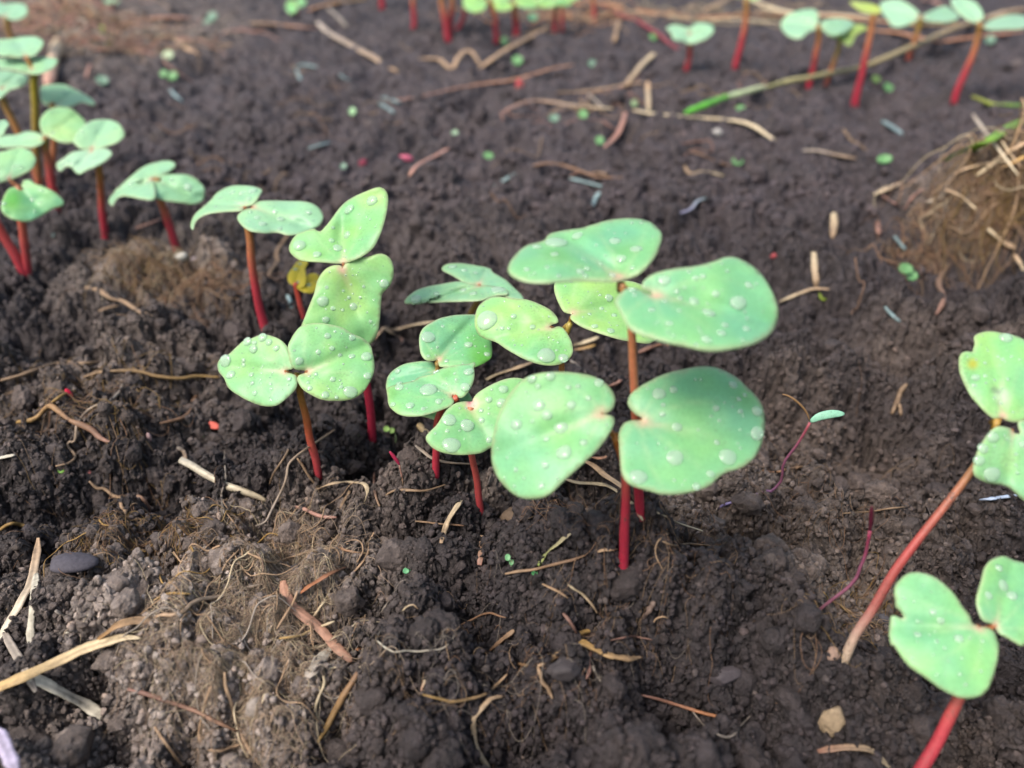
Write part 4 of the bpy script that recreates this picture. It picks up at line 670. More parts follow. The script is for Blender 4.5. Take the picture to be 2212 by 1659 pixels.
ST = [
 ('straw', 'long orange brown straw across the top right, behind the far seedlings', 'straw', 'd', [(1256,-2),(1344,16),(1400,26),(1432,30),(1520,38),(1607,32),(1695,34),(1775,34),(1880,44),(1960,52)], 13, ORNG, ORNG*.8+TAN*.2, dict(n=40)),
 ('straw', 'pale straw lying alongside the long orange straw at the top', 'straw', 'c', [(1180,95),(1300,135),(1500,150),(1700,140),(1950,158),(2150,170)], 9, PALEC, PALEC, {}),
 ('straw', 'orange stalk running to the right edge under the far seedlings', 'straw', 'v', [(870,245),(1000,262),(1150,278),(1350,325),(1500,352),(1700,325),(1900,300),(2050,285),(2212,262)], 11, ORNG, ORNG*.7+RED*.3, dict(n=36)),
 ('straw', 'pale bent stalk at the top right corner above the seedlings', 'straw', 'v', [(2240,70),(2100,90),(1950,130),(1880,160)], 10, TAN, PALEC, {}),
 ('straw', 'thick pale bent straw at the top left of centre', 'straw', 'b', [(500,165),(540,205),(580,240),(750,335),(900,415),(1000,480),(1095,532)], 15, GREY*1.2, TAN*.9, {}),
 ('straw', 'zigzag bent straw below the dense red cluster', 'straw', 'b', [(1250,435),(1330,432),(1400,440),(1485,505),(1540,420),(1600,370),(1650,400),(1700,480)], 11, TAN*1.05, TAN*.85, dict(n=36)),
 ('straw', 'tan straw slanting up to the right from the zigzag straw', 'straw', 'b', [(1690,505),(1780,440),(1900,360),(2050,280),(2200,195)], 12, TAN*.85, TAN*.8, {}),
 ('straw', 'short grey straw hanging down under the orange strip at the top', 'straw', 'b', [(575,60),(640,115),(690,170),(720,205)], 9, GREY*.9, GREY*.6, {}),
 ('straw', 'faint brown straw band left of the thick pale straw', 'straw', 'b', [(0,170),(150,175),(300,190),(500,212)], 13, TAN*.7, PINK*.7, {}),
 ('straw', 'orange strip at the very top left of centre', 'straw', 'b', [(430,75),(520,45),(650,18),(860,-8)], 9, ORNG, GOLDC, {}),
 ('straw', 'long slender pinkish brown straw across the upper middle', 'straw', 'b', [(1080,740),(1300,700),(1500,655),(1700,620),(1950,585),(2212,510),(2390,475)], 10, PINK*.75, ORNG*.8+PINK*.2, dict(n=34)),
 ('straw', 'dark red runner slanting down toward the small ragged seedling', 'straw', 'c', [(760,50),(880,105),(1000,150),(1100,210),(1180,262),(1260,330),(1330,370)], 9, RED*.9, RED*.8, dict(flat=.9)),
 ('straw', 'short olive straw hanging below the orange straw', 'straw', 'c', [(880,140),(862,220),(840,310)], 10, TAN*.7, TAN*.65, {}),
 ('straw', 'blunt pale straw piece pointing up right in the upper middle', 'straw', 'c', [(915,640),(980,560),(1045,480),(1135,395)], 13, TAN*.75, PALEC*.9, dict(taper=(.8,.9))),
 ('straw', 'long curved tan straw under the blunt pale piece', 'straw', 'c', [(420,680),(560,678),(700,662),(850,640),(950,618),(1065,608)], 8, TAN*.8, TAN, {}),
 ('straw', 'straight upright straw piece joining the long forked straw', 'straw', 'c', [(1090,600),(1092,700),(1098,815)], 11, TAN*.9, PALEC*.8, {}),
 ('straw', 'left half of the long forked straw in the upper middle', 'straw', 'c', [(0,832),(120,780),(240,742),(400,755),(520,775),(680,790),(835,802)], 12, PINK*.9, PALEC*.75, dict(n=32)),
 ('straw', 'right half of the long forked straw, curving down', 'straw', 'c', [(985,810),(1120,838),(1260,852),(1500,870),(1700,885),(1850,920),(1960,990),(2050,1055)], 14, PALEC*.8, PALEC, dict(n=34)),
 ('straw', 'small pale twig crossing the long forked straw', 'straw', 'c', [(650,690),(705,740),(770,800)], 8, GREY, GREY, {}),
 ('straw', 'pinkish straw piece below the fork of the long straw', 'straw', 'c', [(925,830),(895,930),(850,1010),(770,1085)], 13, PINK*.85, PINK*.95, dict(taper=(.8,.4))),
 ('straw', 'faint straw left of the pinkish piece', 'straw', 'c', [(750,885),(800,920),(860,960)], 8, PINK*.6, PINK*.5, {}),
 ('straw', 'orange capped straw at the top left', 'straw', 'z', [(1400,240),(1550,220),(1700,200),(1900,190),(2150,205)], 11, ORNG, PINK, {}),
 ('straw', 'thick upright pinkish dead stalk behind the far left leaves', 'straw', 'z', [(540,960),(560,800),(590,640),(620,520),(630,430)], 22, PINK, PALEC, dict(flat=.9, lift=.01)),
 ('straw', 'grey frayed straw stump at the top left corner', 'straw', 'z', [(500,-20),(540,100),(600,200),(670,240)], 17, GREY*1.1, GREY, {}),
 ('straw', 'long grey straw reaching right from the top left tangle', 'straw', 'z', [(680,280),(850,235),(1000,215),(1200,210),(1420,235)], 11, GREY*.9, TAN*.7, {}),
 ('straw', 'pale twisted straw strip in the top left tangle', 'straw', 'z', [(780,310),(880,420),(960,490),(1050,540),(1200,545),(1400,570)], 11, PINK*.8, PINK*.7, {}),
 ('straw', 'pinkish straw running right from the tangle toward the dark pit', 'straw', 'z', [(1250,470),(1450,520),(1650,590),(1720,610)], 10, PINK*.8, PINK*.7, {}),
 ('straw', 'bent pale brown straw near the dark pit at the upper left', 'straw', 'z', [(1750,400),(1880,400),(2000,470),(2110,560),(2212,600)], 12, PALEC*.8, ORNG*.7+PALEC*.3, {}),
 ('straw', 'golden upright stub at the top edge, left', 'straw', 'z', [(980,-10),(1000,90),(1010,195)], 9, GOLDC*.7, GOLDC*.8, {}),
 ('straw', 'short slanting grey straw in the upper left tangle', 'straw', 'z', [(1650,250),(1710,300),(1760,380)], 8, GREY, GREY, {}),
 ('straw', 'small pale upright chip below the top left tangle', 'straw', 'z', [(995,710),(970,790),(950,860)], 6, PINK*.9, PINK*.8, {}),
 ('straw', 'short pale pink straw left of the small pink petal', 'straw', '10', [(1320,1525),(1370,1450),(1440,1400),(1560,1340),(1665,1280)], 10, PINK, PINK*1.15, {}),
 ('straw', 'broad faded straw between the bluish rods right of centre top', 'straw', '20', [(500,1530),(560,1490),(660,1500),(760,1490),(830,1520)], 8, PINK*.8, TAN*.8, {}),
 ('straw', 'brownish curved straw above the bluish rod pair', 'straw', '20', [(180,1430),(350,1410),(550,1460),(750,1530),(980,1530)], 9, BRN*1.3, BRN*1.4, {}),
 ('straw', 'pale broad flake of straw on the right of the upper middle', 'straw', '20', [(1490,1430),(1540,1500),(1650,1480),(1760,1500),(1830,1520)], 9, TAN*.75, PALEC*.7, {}),
 ('straw', 'thin brown straw above the single green dot, upper right', 'straw', '20', [(1530,1300),(1650,1340),(1780,1400),(1900,1430)], 6, BRN*1.4, BRN*1.2, {}),
 ('straw', 'long pale straw shard left of the small green leaf on the right', 'straw', '30', [(300,1300),(420,1300),(560,1330),(760,1370)], 13, GREY*1.1, TAN*.7, dict(flat=.3)),
 ('straw', 'pale straight straw laid over the green blade at the right', 'straw', 'r', [(865,235),(960,370),(1060,500),(1150,620),(1270,780)], 8, GREY*1.2, PALEC, dict(lift=.035)),
 ('straw', 'thick tan straw at the right edge under the green blade', 'straw', 'r', [(890,785),(1000,700),(1100,620),(1220,550),(1340,480)], 13, PALEC*.9, TAN, dict(lift=.02)),
 ('straw', 'second tan straw below the thick one at the right edge', 'straw', 'r', [(1060,750),(1150,700),(1250,650),(1340,600)], 10, TAN, GOLDC, dict(lift=.02)),
 ('straw', 'blunt pale straw stub under the root clump at the right', 'straw', 'r', [(1000,1250),(1070,1310),(1150,1370),(1250,1425)], 17, PALEC, TAN, dict(lift=.01)),
 ('straw', 'pinkish straw pointing left out of the root clump', 'straw', 'r', [(-10,945),(100,900),(200,860),(320,830),(430,822)], 13, PALEC*.85, PINK*.8, {}),
 ('straw', 'thin reddish twig crossing below the pinkish straw', 'straw', 'r', [(60,950),(150,1010),(265,1075)], 6, PINK*.7, PINK*.7, {}),
 ('straw', 'thin reddish twig rising to the root clump', 'straw', 'r', [(265,1075),(330,970),(430,895)], 7, PINK*.7, PINK*.7, {}),
 ('straw', 'whitish flake at the left foot of the root clump', 'straw', 'r', [(450,1025),(520,985),(620,945)], 15, GREY*1.3, PALEC, dict(flat=.3)),
 ('straw', 'upright tan straw tick above the forked twig at the right', 'straw', '31', [(568,175),(572,260),(562,340),(556,400)], 15, PALEC*.8, TAN*.9, dict(taper=(.5,.3))),
 ('straw', 'small faint straw tick right of the tan one', 'straw', '31', [(945,250),(952,300),(958,365)], 12, PINK*.8, PINK*.7, {}),
 ('straw', 'upright arm of the forked straw right of the widest leaf', 'straw', '31', [(395,520),(402,600),(405,690),(415,760),(418,835)], 14, PALEC, TAN, {}),
 ('straw', 'lying arm of the forked straw right of the widest leaf', 'straw', '31', [(95,950),(200,905),(300,865),(400,835),(525,840)], 12, PALEC*.9, TAN, {}),
 ('straw', 'thin root loop right of the tiny green pair', 'straw', '31', [(1450,1060),(1500,980),(1520,900),(1480,820),(1490,740),(1560,620)], 10, PINK*.6, TAN*.6, dict(flat=.9, wob=.4)),
 ('straw', 'wavy light straw below the left root mat', 'straw', '01', [(740,822),(850,845),(960,920),(1060,940),(1130,985),(1220,1040),(1360,1090)], 11, TAN*.95, TAN*.8, {}),
 ('straw', 'short dull straw under the wavy light one', 'straw', '01', [(850,1028),(930,1000),(1030,980)], 8, TAN*.7, TAN*.7, {}),
 ('straw', 'faint pale straw behind the leaning left stems', 'straw', '01', [(1170,312),(1280,275),(1400,232)], 10, PINK*.8, PINK*.75, {}),
 ('root', 'curling grey brown root above the withered yellow seedling', 'root', 'j', [(1245,670),(1200,740),(1140,830),(1125,900),(1140,960),(1070,1050),(1035,1130)], 9, TAN*.65, TAN*.6, dict(flat=.95, wob=.3)),
 ('straw', 'pale forked straw right of the stacked bright leaves', 'straw', '11', [(1020,1275),(1070,1210),(1110,1172),(1200,1190),(1350,1150),(1550,1118)], 11, TAN, PALEC, {}),
 ('straw', 'short arm of the pale forked straw', 'straw', '11', [(1110,1180),(1180,1220),(1280,1295)], 11, PALEC*.9, PINK*.8, {}),
 ('straw', 'flat pale straw scrap behind the centre leaves', 'straw', '21', [(520,1332),(620,1300),(745,1255)], 13, PALEC, PALEC*1.1, {}),
 ('straw', 'yellowish straw scrap just under the flat pale one', 'straw', '21', [(530,1365),(620,1350),(720,1320)], 11, TAN, GOLDC, {}),
 ('straw', 'thin straw pointing down right behind the front left big leaf', 'straw', '21', [(500,1450),(560,1495),(640,1560)], 8, GREY*.9, GREY*.8, {}),
 ('straw', 'straight tan straw behind the front leaves, slanting up right', 'straw', 'd', [(1050,820),(1075,808),(1106,798),(1135,788),(1160,778)], 12, PALEC*.8, TAN, {}),
 ('root', 'reddish brown branching root right of the tall brown stem', 'root', '21', [(830,1680),(900,1655),(960,1620),(1030,1600)], 8, PINK*.6, PINK*.6, dict(flat=.9, wob=.4)),
 ('root', 'reddish root running under the widest leaf', 'root', '21', [(1090,1390),(1180,1350),(1290,1318),(1400,1340)], 8, PINK*.7, ORNG*.5, dict(flat=.9, wob=.4)),
 ('root', 'long brown root crossing the left middle', 'root', '01', [(0,1630),(150,1590),(330,1530),(450,1490),(600,1468),(700,1480),(850,1470)], 8, TAN*.65, TAN*.7, dict(flat=.9, wob=.3, n=34)),
 ('root', 'brown root ending beside the front left round leaf', 'root', '01', [(720,1600),(850,1560),(1000,1545),(1200,1550),(1350,1590),(1550,1610),(1700,1590),(1900,1600)], 8, TAN*.6, GOLDC*.6, dict(flat=.9, wob=.3, n=34)),
 ('straw', 'pale straw with a knobbed root end on the left', 'straw', '02', [(1560,655),(1650,700),(1750,765),(1850,820),(1950,875),(2080,920),(2212,968),(2300,1010)], 17, WHT*.8, PALEC, dict(flat=.85, taper=(.9,.6))),
 ('root', 'curled root end of the knobbed pale straw', 'root', '02', [(1610,690),(1600,630),(1585,580),(1530,545)], 9, TAN*.9, GREY*.8, dict(flat=.9)),
 ('root', 'thin upright thread above the knobbed straw', 'root', '02', [(1940,575),(1942,680),(1950,800),(1952,860)], 4, GREY*.8, GREY*.8, dict(flat=.95, taper=(.4,.8))),
 ('root', 'thin thread hanging below the knobbed straw', 'root', '02', [(1930,890),(1915,960),(1925,1060),(1945,1150)], 5, GREY*.8, GREY*.7, dict(flat=.95)),
 ('root', 'tan root stretching from the yellow tangle to the pink cap', 'root', '02', [(150,330),(300,300),(420,190),(500,230),(600,310),(720,360),(800,400),(860,460),(940,500),(1010,500)], 12, GOLDC*.6, PINK*.8, dict(flat=.9, wob=.3, n=36)),
 ('root', 'yellowish root rising from the left tangle', 'root', '02', [(310,300),(380,240),(450,160),(540,95),(650,50)], 7, GOLDC*.5, GOLDC*.6, dict(flat=.9)),
 ('root', 'curly white root thread in the left middle', 'root', '02', [(1060,0),(1020,80),(920,160),(800,200),(720,270),(665,350),(655,450),(640,500),(600,500),(585,540),(650,620),(600,680),(480,710)], 6, GREY, TAN*.8, dict(flat=.95, n=44)),
 ('root', 'bent root over the left middle soil', 'root', '02', [(1700,100),(1660,150),(1650,220),(1600,280),(1520,310),(1380,340)], 8, BRN*1.3, BRN*1.1, dict(flat=.9, wob=.3)),
 ('root', 'angular light root on the left, upper stretch', 'root', '02', [(770,840),(840,900),(900,905),(980,965),(1040,985),(1050,1060),(1085,1100),(1060,1180),(1040,1220)], 7, TAN*.8, TAN*.9, dict(flat=.9, n=34)),
 ('root', 'arched light root beside the angular one', 'root', '02', [(1080,985),(1150,970),(1220,980),(1270,1040),(1290,1100),(1300,1150)], 8, TAN*.8, PINK, dict(flat=.9, arch=.01)),
 ('straw', 'white straw tip at the left edge', 'straw', '02', [(-20,640),(60,625),(130,612)], 10, WHT*.9, WHT*.7, dict(taper=(1.,.3))),
 ('straw', 'white tapering straw leaning to the lower left edge', 'straw', '03', [(330,-330),(325,-250),(310,-150),(290,-40),(260,80),(200,180),(150,280),(90,370),(30,490),(-30,600)], 18, TAN, WHT*.9, dict(flat=.35, n=36, lift=.018, taper=(.3,1.))),
 ('straw', 'ribbed white straw beside the tapering one', 'straw', '03', [(312,-20),(300,120),(285,260),(268,400),(262,520),(268,625)], 15, WHT*.85, WHT*.7, dict(flat=.35, lift=.018)),
 ('straw', 'greyish straw running under the big tan straw', 'straw', '03', [(40,490),(90,590),(150,690),(200,780),(250,880),(310,1000)], 15, GREY*1.2, GREY, dict(flat=.35, lift=.012)),
 ('straw', 'big tan straw entering from the lower left edge', 'straw', '03', [(-60,990),(60,930),(200,870),(380,790),(560,710),(700,640),(830,595),(960,555),(1100,530),(1225,540)], 27, GOLDC*.9+WHT*.1, PALEC*1.05, dict(flat=.3, n=40, lift=.026, taper=(1.,.12))),
 ('straw', 'curled brown husk rising from the big tan straw', 'dry leaf', '03', [(780,610),(850,545),(920,490),(1000,430),(1100,395),(1200,382),(1290,390),(1360,402)], 22, lin(140,105,60), TAN, dict(flat=.22, arch=.03, n=30, taper=(.4,.1))),
 ('straw', 'ribbed cream straw ending in the grey brown soil', 'straw', '03', [(250,870),(380,920),(500,985),(620,1050),(740,1110),(840,1180),(920,1245)], 24, WHT, WHT*.75, dict(flat=.35, lift=.01, taper=(.7,.9))),
 ('root', 'tiny white wriggling root at the lower left', 'root', '03', [(357,517),(420,510),(480,503),(540,492),(595,488)], 3.5, WHT*1.1, WHT, dict(flat=.95)),
 ('straw', 'short pale chip above the tan straw at the lower left', 'straw', '03', [(478,298),(530,330),(580,365)], 9, GREY*1.1, GREY, {}),
 ('root', 'smooth pale root arching through the dry soil', 'root', '03', [(1330,360),(1400,335),(1500,335),(1590,300),(1650,240),(1740,200),(1850,185),(1960,165),(2100,110),(2250,70)], 9, TAN, GREY*1.1, dict(flat=.95, n=34)),
 ('root', 'golden root curving over the dry soil', 'root', '03', [(1320,215),(1400,175),(1470,150),(1560,150),(1650,155)], 6, GOLDC*.8, GOLDC*.7, dict(flat=.95)),
 ('root', 'pinkish root slanting down through the dry patch', 'root', '03', [(1100,975),(1300,1030),(1500,1100),(1700,1170),(1850,1250),(2050,1340)], 9, PINK*.8, BRN*1.3, dict(flat=.9)),
 ('root', 'tan root falling from the dry patch to the bottom', 'root', '03', [(1940,830),(1950,950),(1990,1080),(2040,1250),(2100,1400),(2180,1540),(2250,1640)], 8, TAN, TAN*.9, dict(flat=.9, n=34)),
 ('root', 'thin straight root low in the dry patch', 'root', '03', [(1335,1300),(1400,1400),(1480,1510),(1580,1650)], 6, TAN*.9, TAN*.7, dict(flat=.9)),
 ('root', 'thin pale root with a loop in the dry patch', 'root', '03', [(1820,950),(1780,1080),(1740,1250),(1720,1380),(1770,1480),(1900,1515),(2000,1480),(2120,1440)], 6, TAN, TAN*.9, dict(flat=.9, n=34)),
 ('straw', 'broad reddish dry blade with a pale midrib, lower left of centre', 'dry leaf', '13', [(232,40),(245,120),(270,200),(320,270),(400,335),(480,395),(560,460),(640,550),(720,640),(790,700),(828,742)], 25, lin(172,130,108), lin(160,122,102), dict(flat=.25, n=36, lift=.024, taper=(.5,.5), groove=-.6)),
 ('straw', 'curled orange leaf strip above the reddish blade', 'dry leaf', '13', [(385,145),(440,100),(520,50),(600,0),(680,-40),(780,-80)], 13, lin(150,100,70), lin(130,92,70), dict(flat=.3, arch=.01)),
 ('straw', 'pale stick crossing the upper part of the reddish blade', 'straw', '13', [(360,128),(320,230),(260,330),(180,455)], 6, TAN*1.05, TAN, dict(flat=.9, lift=.022)),
 ('straw', 'long pale stick crossing the middle of the reddish blade', 'straw', '13', [(680,390),(590,425),(480,470),(380,515),(200,540)], 7, PALEC*.9, GOLDC*.8, dict(flat=.9, lift=.022)),
 ('root', 'forked pale root tip above the reddish blade', 'root', '13', [(605,212),(560,260),(520,320),(480,370),(420,430),(350,510)], 6, PALEC*.9, TAN, dict(flat=.9, lift=.018)),
 ('straw', 'frayed silvery fibre bundle below the reddish blade', 'straw', '13', [(645,620),(590,680),(540,740),(500,800),(440,880)], 27, WHT*.6, GREY*1.25, dict(flat=.25, wob=.3, lift=.02, taper=(.7,.5))),
 ('twig', 'brown half rotten twig slanting to the bottom', 'twig', '13', [(880,830),(830,920),(770,1010),(720,1100),(670,1190),(620,1290),(570,1370),(525,1440)], 15, BRN*1.1, GOLDC*.6, dict(flat=.9, n=30, lift=.008)),
 ('root', 'thin arched root in the dark pocket right of the reddish blade', 'root', '13', [(1010,520),(1060,570),(1120,620),(1200,655),(1300,645),(1400,652),(1500,640),(1600,630),(1680,570),(1720,500)], 4, WHT*.8, GREY*.6, dict(flat=.95, n=34)),
 ('root', 'curved pale root low in the centre soil', 'root', '13', [(2168,850),(2090,930),(1980,1020),(1850,1060),(1700,1085),(1580,1060),(1440,1025)], 7, TAN*.8, GOLDC*.6, dict(flat=.9, n=30)),
 ('straw', 'bent pale straw running off the bottom edge', 'straw', '13', [(2130,1040),(2040,1055),(1990,1100),(1920,1180),(1880,1240),(1882,1360),(1900,1470),(1950,1570),(2010,1659),(2060,1730)], 12, TAN*.75, PALEC, dict(flat=.7, n=36)),
 ('straw', 'short brown stick at the centre bottom', 'straw', '13', [(2230,470),(2150,530),(2080,590),(2020,640)], 13, TAN*.7, BRN*1.2, {}),
 ('root', 'pale root hanging down beside the brown twig', 'root', '13', [(580,862),(590,930),(540,1050),(515,1150),(540,1230),(600,1300),(625,1350),(590,1400)], 7, PALEC*.85, PALEC*.8, dict(flat=.9, n=30)),
 ('straw', 'small pale sliver upright in the centre soil', 'straw', '13', [(1460,895),(1445,940),(1420,1000)], 6, PALEC*.8, PINK, {}),
 ('root', 'thin stiff straw in front of the small dark pocket', 'root', '13', [(1255,45),(1210,140),(1140,230),(1078,315)], 5, GREY*.8, GREY*.7, dict(flat=.9)),
 ('root', 'small hooked pale fibre in the centre soil', 'root', '13', [(1265,300),(1310,262),(1360,250),(1400,285)], 4, PALEC, TAN, dict(flat=.9)),
 ('root', 'wavy brownish root in the soil below the front stem', 'root', '13', [(1760,425),(1850,385),(1950,335),(2030,320),(2100,345),(2160,360)], 5, BRN*1.3, BRN*1.4, dict(flat=.9)),
 ('straw', 'upper pale dry blade crossing behind the front crimson stem', 'straw', '22', [(600,650),(700,700),(800,785),(900,850),(1000,925),(1080,985),(1180,1060),(1300,1130),(1420,1195),(1540,1235),(1650,1270)], 16, TAN*.95, PALEC*.9, dict(flat=.3, n=40, lift=.016, taper=(.5,.2))),
 ('straw', 'lower dry blade bending down behind the front crimson stem', 'straw', '22', [(455,820),(560,850),(680,858),(800,872),(900,920),(980,985),(1040,1040),(1090,1110),(1130,1180)], 12, PALEC*.9, PALEC, dict(flat=.35, n=34, lift=.008)),
 ('straw', 'curled reddish leaf scrap beside the front leaves', 'dry leaf', '22', [(640,655),(690,632),(750,640),(800,632),(815,620)], 11, lin(150,110,85), lin(160,120,95), dict(flat=.3, arch=.01)),
 ('straw', 'thin dark stick low in front of the front stem', 'twig', '22', [(-60,1640),(60,1618),(180,1605),(300,1575),(420,1545),(540,1515),(640,1478)], 8, TAN*.65, BRN*1.1, dict(flat=.8, n=30)),
 ('straw', 'tan dry leaf tip touching the front stem', 'dry leaf', '22', [(740,1448),(800,1432),(860,1430),(910,1425)], 10, TAN, TAN*.9, dict(flat=.3)),
 ('straw', 'pointed pale leaf sliver left of the front stem', 'dry leaf', '22', [(520,1285),(450,1330),(390,1385),(330,1430),(270,1500),(225,1570)], 13, PALEC*.85, lin(110,125,60), dict(flat=.3, taper=(.1,.5))),
 ('root', 'loose root threads right of the front stem', 'root', '22', [(1430,1235),(1350,1290),(1270,1350),(1240,1420),(1250,1500),(1300,1600)], 4.5, TAN*.7, TAN*.6, dict(flat=.9)),
 ('root', 'long thin root lying right of the front stem', 'root', '22', [(1300,1360),(1400,1395),(1520,1380),(1640,1390),(1740,1400)], 5, TAN*.7, TAN*.6, dict(flat=.9)),
 ('straw', 'blunt yellowish straw end behind the pink pitted leaf', 'straw', '12', [(1408,355),(1450,400),(1500,440),(1560,490)], 15, GOLDC*1.1+WHT*.2, PALEC, dict(flat=.8, lift=.01, taper=(.95,.9))),
 ('straw', 'tan straw passing behind the left front stem', 'straw', '12', [(1375,530),(1440,580),(1520,640),(1620,670),(1750,685),(1920,692)], 9, GREY*.9, TAN, {}),
 ('root', 'brown root end reaching left from the pitted seedling', 'root', '12', [(1120,960),(1200,920),(1320,918),(1450,922),(1560,895),(1640,868)], 7, TAN*.7, TAN*.6, dict(flat=.8, wob=.3)),
 ('straw', 'upright pale chip in the soil left of the pitted seedling', 'straw', '12', [(1775,1005),(1720,1080),(1670,1160),(1640,1230),(1600,1375)], 14, PALEC*.9, TAN*.75, dict(flat=.4, lift=.01)),
 ('straw', 'flat upright stick below the pitted seedling', 'straw', '12', [(1955,1310),(1950,1400),(1940,1490),(1930,1565)], 14, TAN*.95, PINK*.8, dict(flat=.4, lift=.008, taper=(.9,.8))),
 ('root', 'fine brown root across the dark soil left of the stick', 'root', '12', [(1375,1185),(1480,1195),(1600,1210),(1700,1215),(1800,1225)], 5, TAN*.7, BRN*1.2, dict(flat=.9)),
 ('root', 'grey root bowing up in front of the front left seedling', 'root', '12', [(680,395),(600,450),(510,510),(420,570),(340,630),(280,700),(265,790),(240,880),(180,1000),(130,1100),(80,1190),(0,1225)], 6, TAN*.85, GREY*1.05, dict(flat=.95, n=44, arch=.04)),
 ('root', 'short grey root left of the bowing one', 'root', '12', [(300,515),(265,600),(200,700),(150,780),(115,870)], 5, TAN*.6, TAN*.6, dict(flat=.95, arch=.015)),
 ('root', 'slanting root touching the foot of the front left stem', 'root', '12', [(355,640),(400,700),(440,770),(500,850),(540,880)], 6, TAN*.7, TAN*.7, dict(flat=.9)),
 ('straw', 'arched dry leaf below the front left stem', 'dry leaf', '12', [(440,945),(520,915),(620,870),(720,850),(840,848),(930,860),(960,900),(955,960),(930,1050)], 11, TAN*.85, PALEC*.85, dict(flat=.35, arch=.025, n=34)),
 ('straw', 'loose strip hanging from the arched dry leaf', 'dry leaf', '12', [(840,860),(800,940),(760,1010),(725,1070)], 8, TAN*.6, TAN*.55, dict(flat=.3, lift=.012)),
 ('straw', 'pinkish stem piece at the left edge of the root litter', 'twig', '12', [(345,1058),(430,1085),(520,1130),(600,1150),(700,1152)], 9, PINK*1.1, PINK*.8, dict(flat=.9)),
 ('root', 'root thread standing up in the litter', 'root', '12', [(1020,770),(1020,860),(1030,950),(1060,1040),(1090,1090)], 6, PINK*.6, TAN*.7, dict(flat=.9)),
 ('root', 'wiry root over the root litter', 'root', '12', [(1020,1280),(980,1370),(970,1450),(920,1540),(850,1620),(800,1659)], 5.5, TAN, TAN*1.1, dict(flat=.9)),
 ('root', 'pale root along the lower edge of the litter', 'root', '12', [(-70,1460),(0,1490),(130,1540),(300,1500),(420,1460),(560,1450),(700,1395),(800,1380)], 6, TAN, TAN*.9, dict(flat=.9, n=34)),
 ('root', 'root running toward the dark pocket', 'root', '12', [(690,1390),(760,1430),(860,1455),(970,1465)], 6, ORNG*.6, TAN*.8, dict(flat=.9)),
 ('root', 'golden forked root, upper branch, bottom centre', 'root', '23', [(705,468),(640,480),(540,520),(500,570),(440,630),(380,690),(330,735),(220,780)], 11, GOLDC*.7, TAN*.7, dict(flat=.9, n=30, wob=.25, lift=.008)),
 ('root', 'thick splintered root end, bottom centre', 'root', '23', [(540,558),(620,580),(720,632),(800,670),(880,695),(1000,710),(1125,700)], 17, GOLDC*.65, TAN*.75, dict(flat=.6, n=30, wob=.3, taper=(.3,.15), lift=.006)),
 ('root', 'lower fork of the golden root', 'root', '23', [(222,785),(245,850),(265,920),(310,970),(350,1060)], 9, TAN*.7, TAN*.65, dict(flat=.9, wob=.25)),
 ('root', 'grey rootlet above the golden root', 'root', '23', [(440,320),(490,380),(530,440),(560,495)], 8, PINK*.5, PINK*.45, dict(flat=.9)),
 ('root', 'rootlet under the splintered root end', 'root', '23', [(700,640),(665,720),(670,810),(640,890)], 9, PINK*.5, PINK*.6, dict(flat=.9)),
 ('root', 'hanging grey rootlet beside the splintered root', 'root', '23', [(695,775),(725,840),(775,920)], 6, GREY*.6, GREY*.6, dict(flat=.9)),
 ('root', 'short left rootlet of the golden fork', 'root', '23', [(40,755),(110,770),(190,790)], 8, BRN*1.2, GOLDC*.5, dict(flat=.9)),
 ('twig', 'slim orange tipped twig low right of centre', 'twig', '23', [(1120,1030),(1230,1055),(1350,1090),(1480,1130),(1620,1175),(1760,1210),(1885,1230)], 7.5, PINK*.8, lin(160,105,60), dict(flat=.9, n=30)),
 ('root', 'bowed pale fibre in the dark hollow at the bottom', 'root', '23', [(1560,1170),(1650,1280),(1740,1345),(1840,1392),(1920,1370),(1980,1290),(2060,1210)], 4.5, GREY*.7, GREY*.6, dict(flat=.95)),
 ('straw', 'thin forked straw in the soil left of the stem shadow', 'straw', '23', [(482,72),(540,115),(600,150),(650,200),(700,260),(738,322)], 7, PALEC*.75, TAN*.7, dict(flat=.6)),
 ('straw', 'small dull straw near the soil top in the middle', 'straw', '23', [(262,68),(340,105),(410,140),(485,190)], 7, TAN*.8, TAN*.75, dict(flat=.6)),
 ('twig', 'rotten brown bark piece right of centre', 'twig', '23', [(1232,220),(1200,270),(1160,330),(1118,395)], 14, lin(105,88,80), lin(95,80,74), dict(flat=.7, wob=.3)),
 ('root', 'reddish root loop by the bark piece', 'root', '23', [(850,555),(930,540),(1030,520),(1130,535),(1220,552)], 5, PINK*.4, PINK*.5, dict(flat=.9)),
 ('root', 'white root bow right of the bark piece', 'root', '23', [(1225,400),(1245,370),(1300,352),(1350,365)], 4, TAN, TAN*.8, dict(flat=.9)),
 ('straw', 'dry twisted leaf at the bottom right', 'dry leaf', '33', [(430,1515),(560,1490),(700,1478),(820,1485),(900,1510),(970,1570),(1030,1640),(1090,1700)], 15, lin(120,85,70), PALEC*.8, dict(flat=.3, n=30)),
 ('root', 'golden rootlet under the leaning white footed stem', 'root', '33', [(470,130),(530,200),(620,250),(700,300),(790,360)], 5, GOLDC*.7, TAN*.8, dict(flat=.9)),
 ('root', 'fine golden root by the leaning stem', 'root', '33', [(500,190),(640,270),(740,350),(850,400),(920,450)], 4, GOLDC*.7, TAN*.7, dict(flat=.9)),
 ('straw', 'pale root fork in the soil right of centre', 'root', '32', [(1200,0),(1150,60),(1120,140),(1070,260)], 10, TAN*.65, TAN*.6, dict(flat=.9)),
 ('straw', 'second prong of the pale root fork', 'root', '32', [(1125,140),(1140,200),(1148,275)], 8, TAN*.65, TAN*.6, dict(flat=.9)),
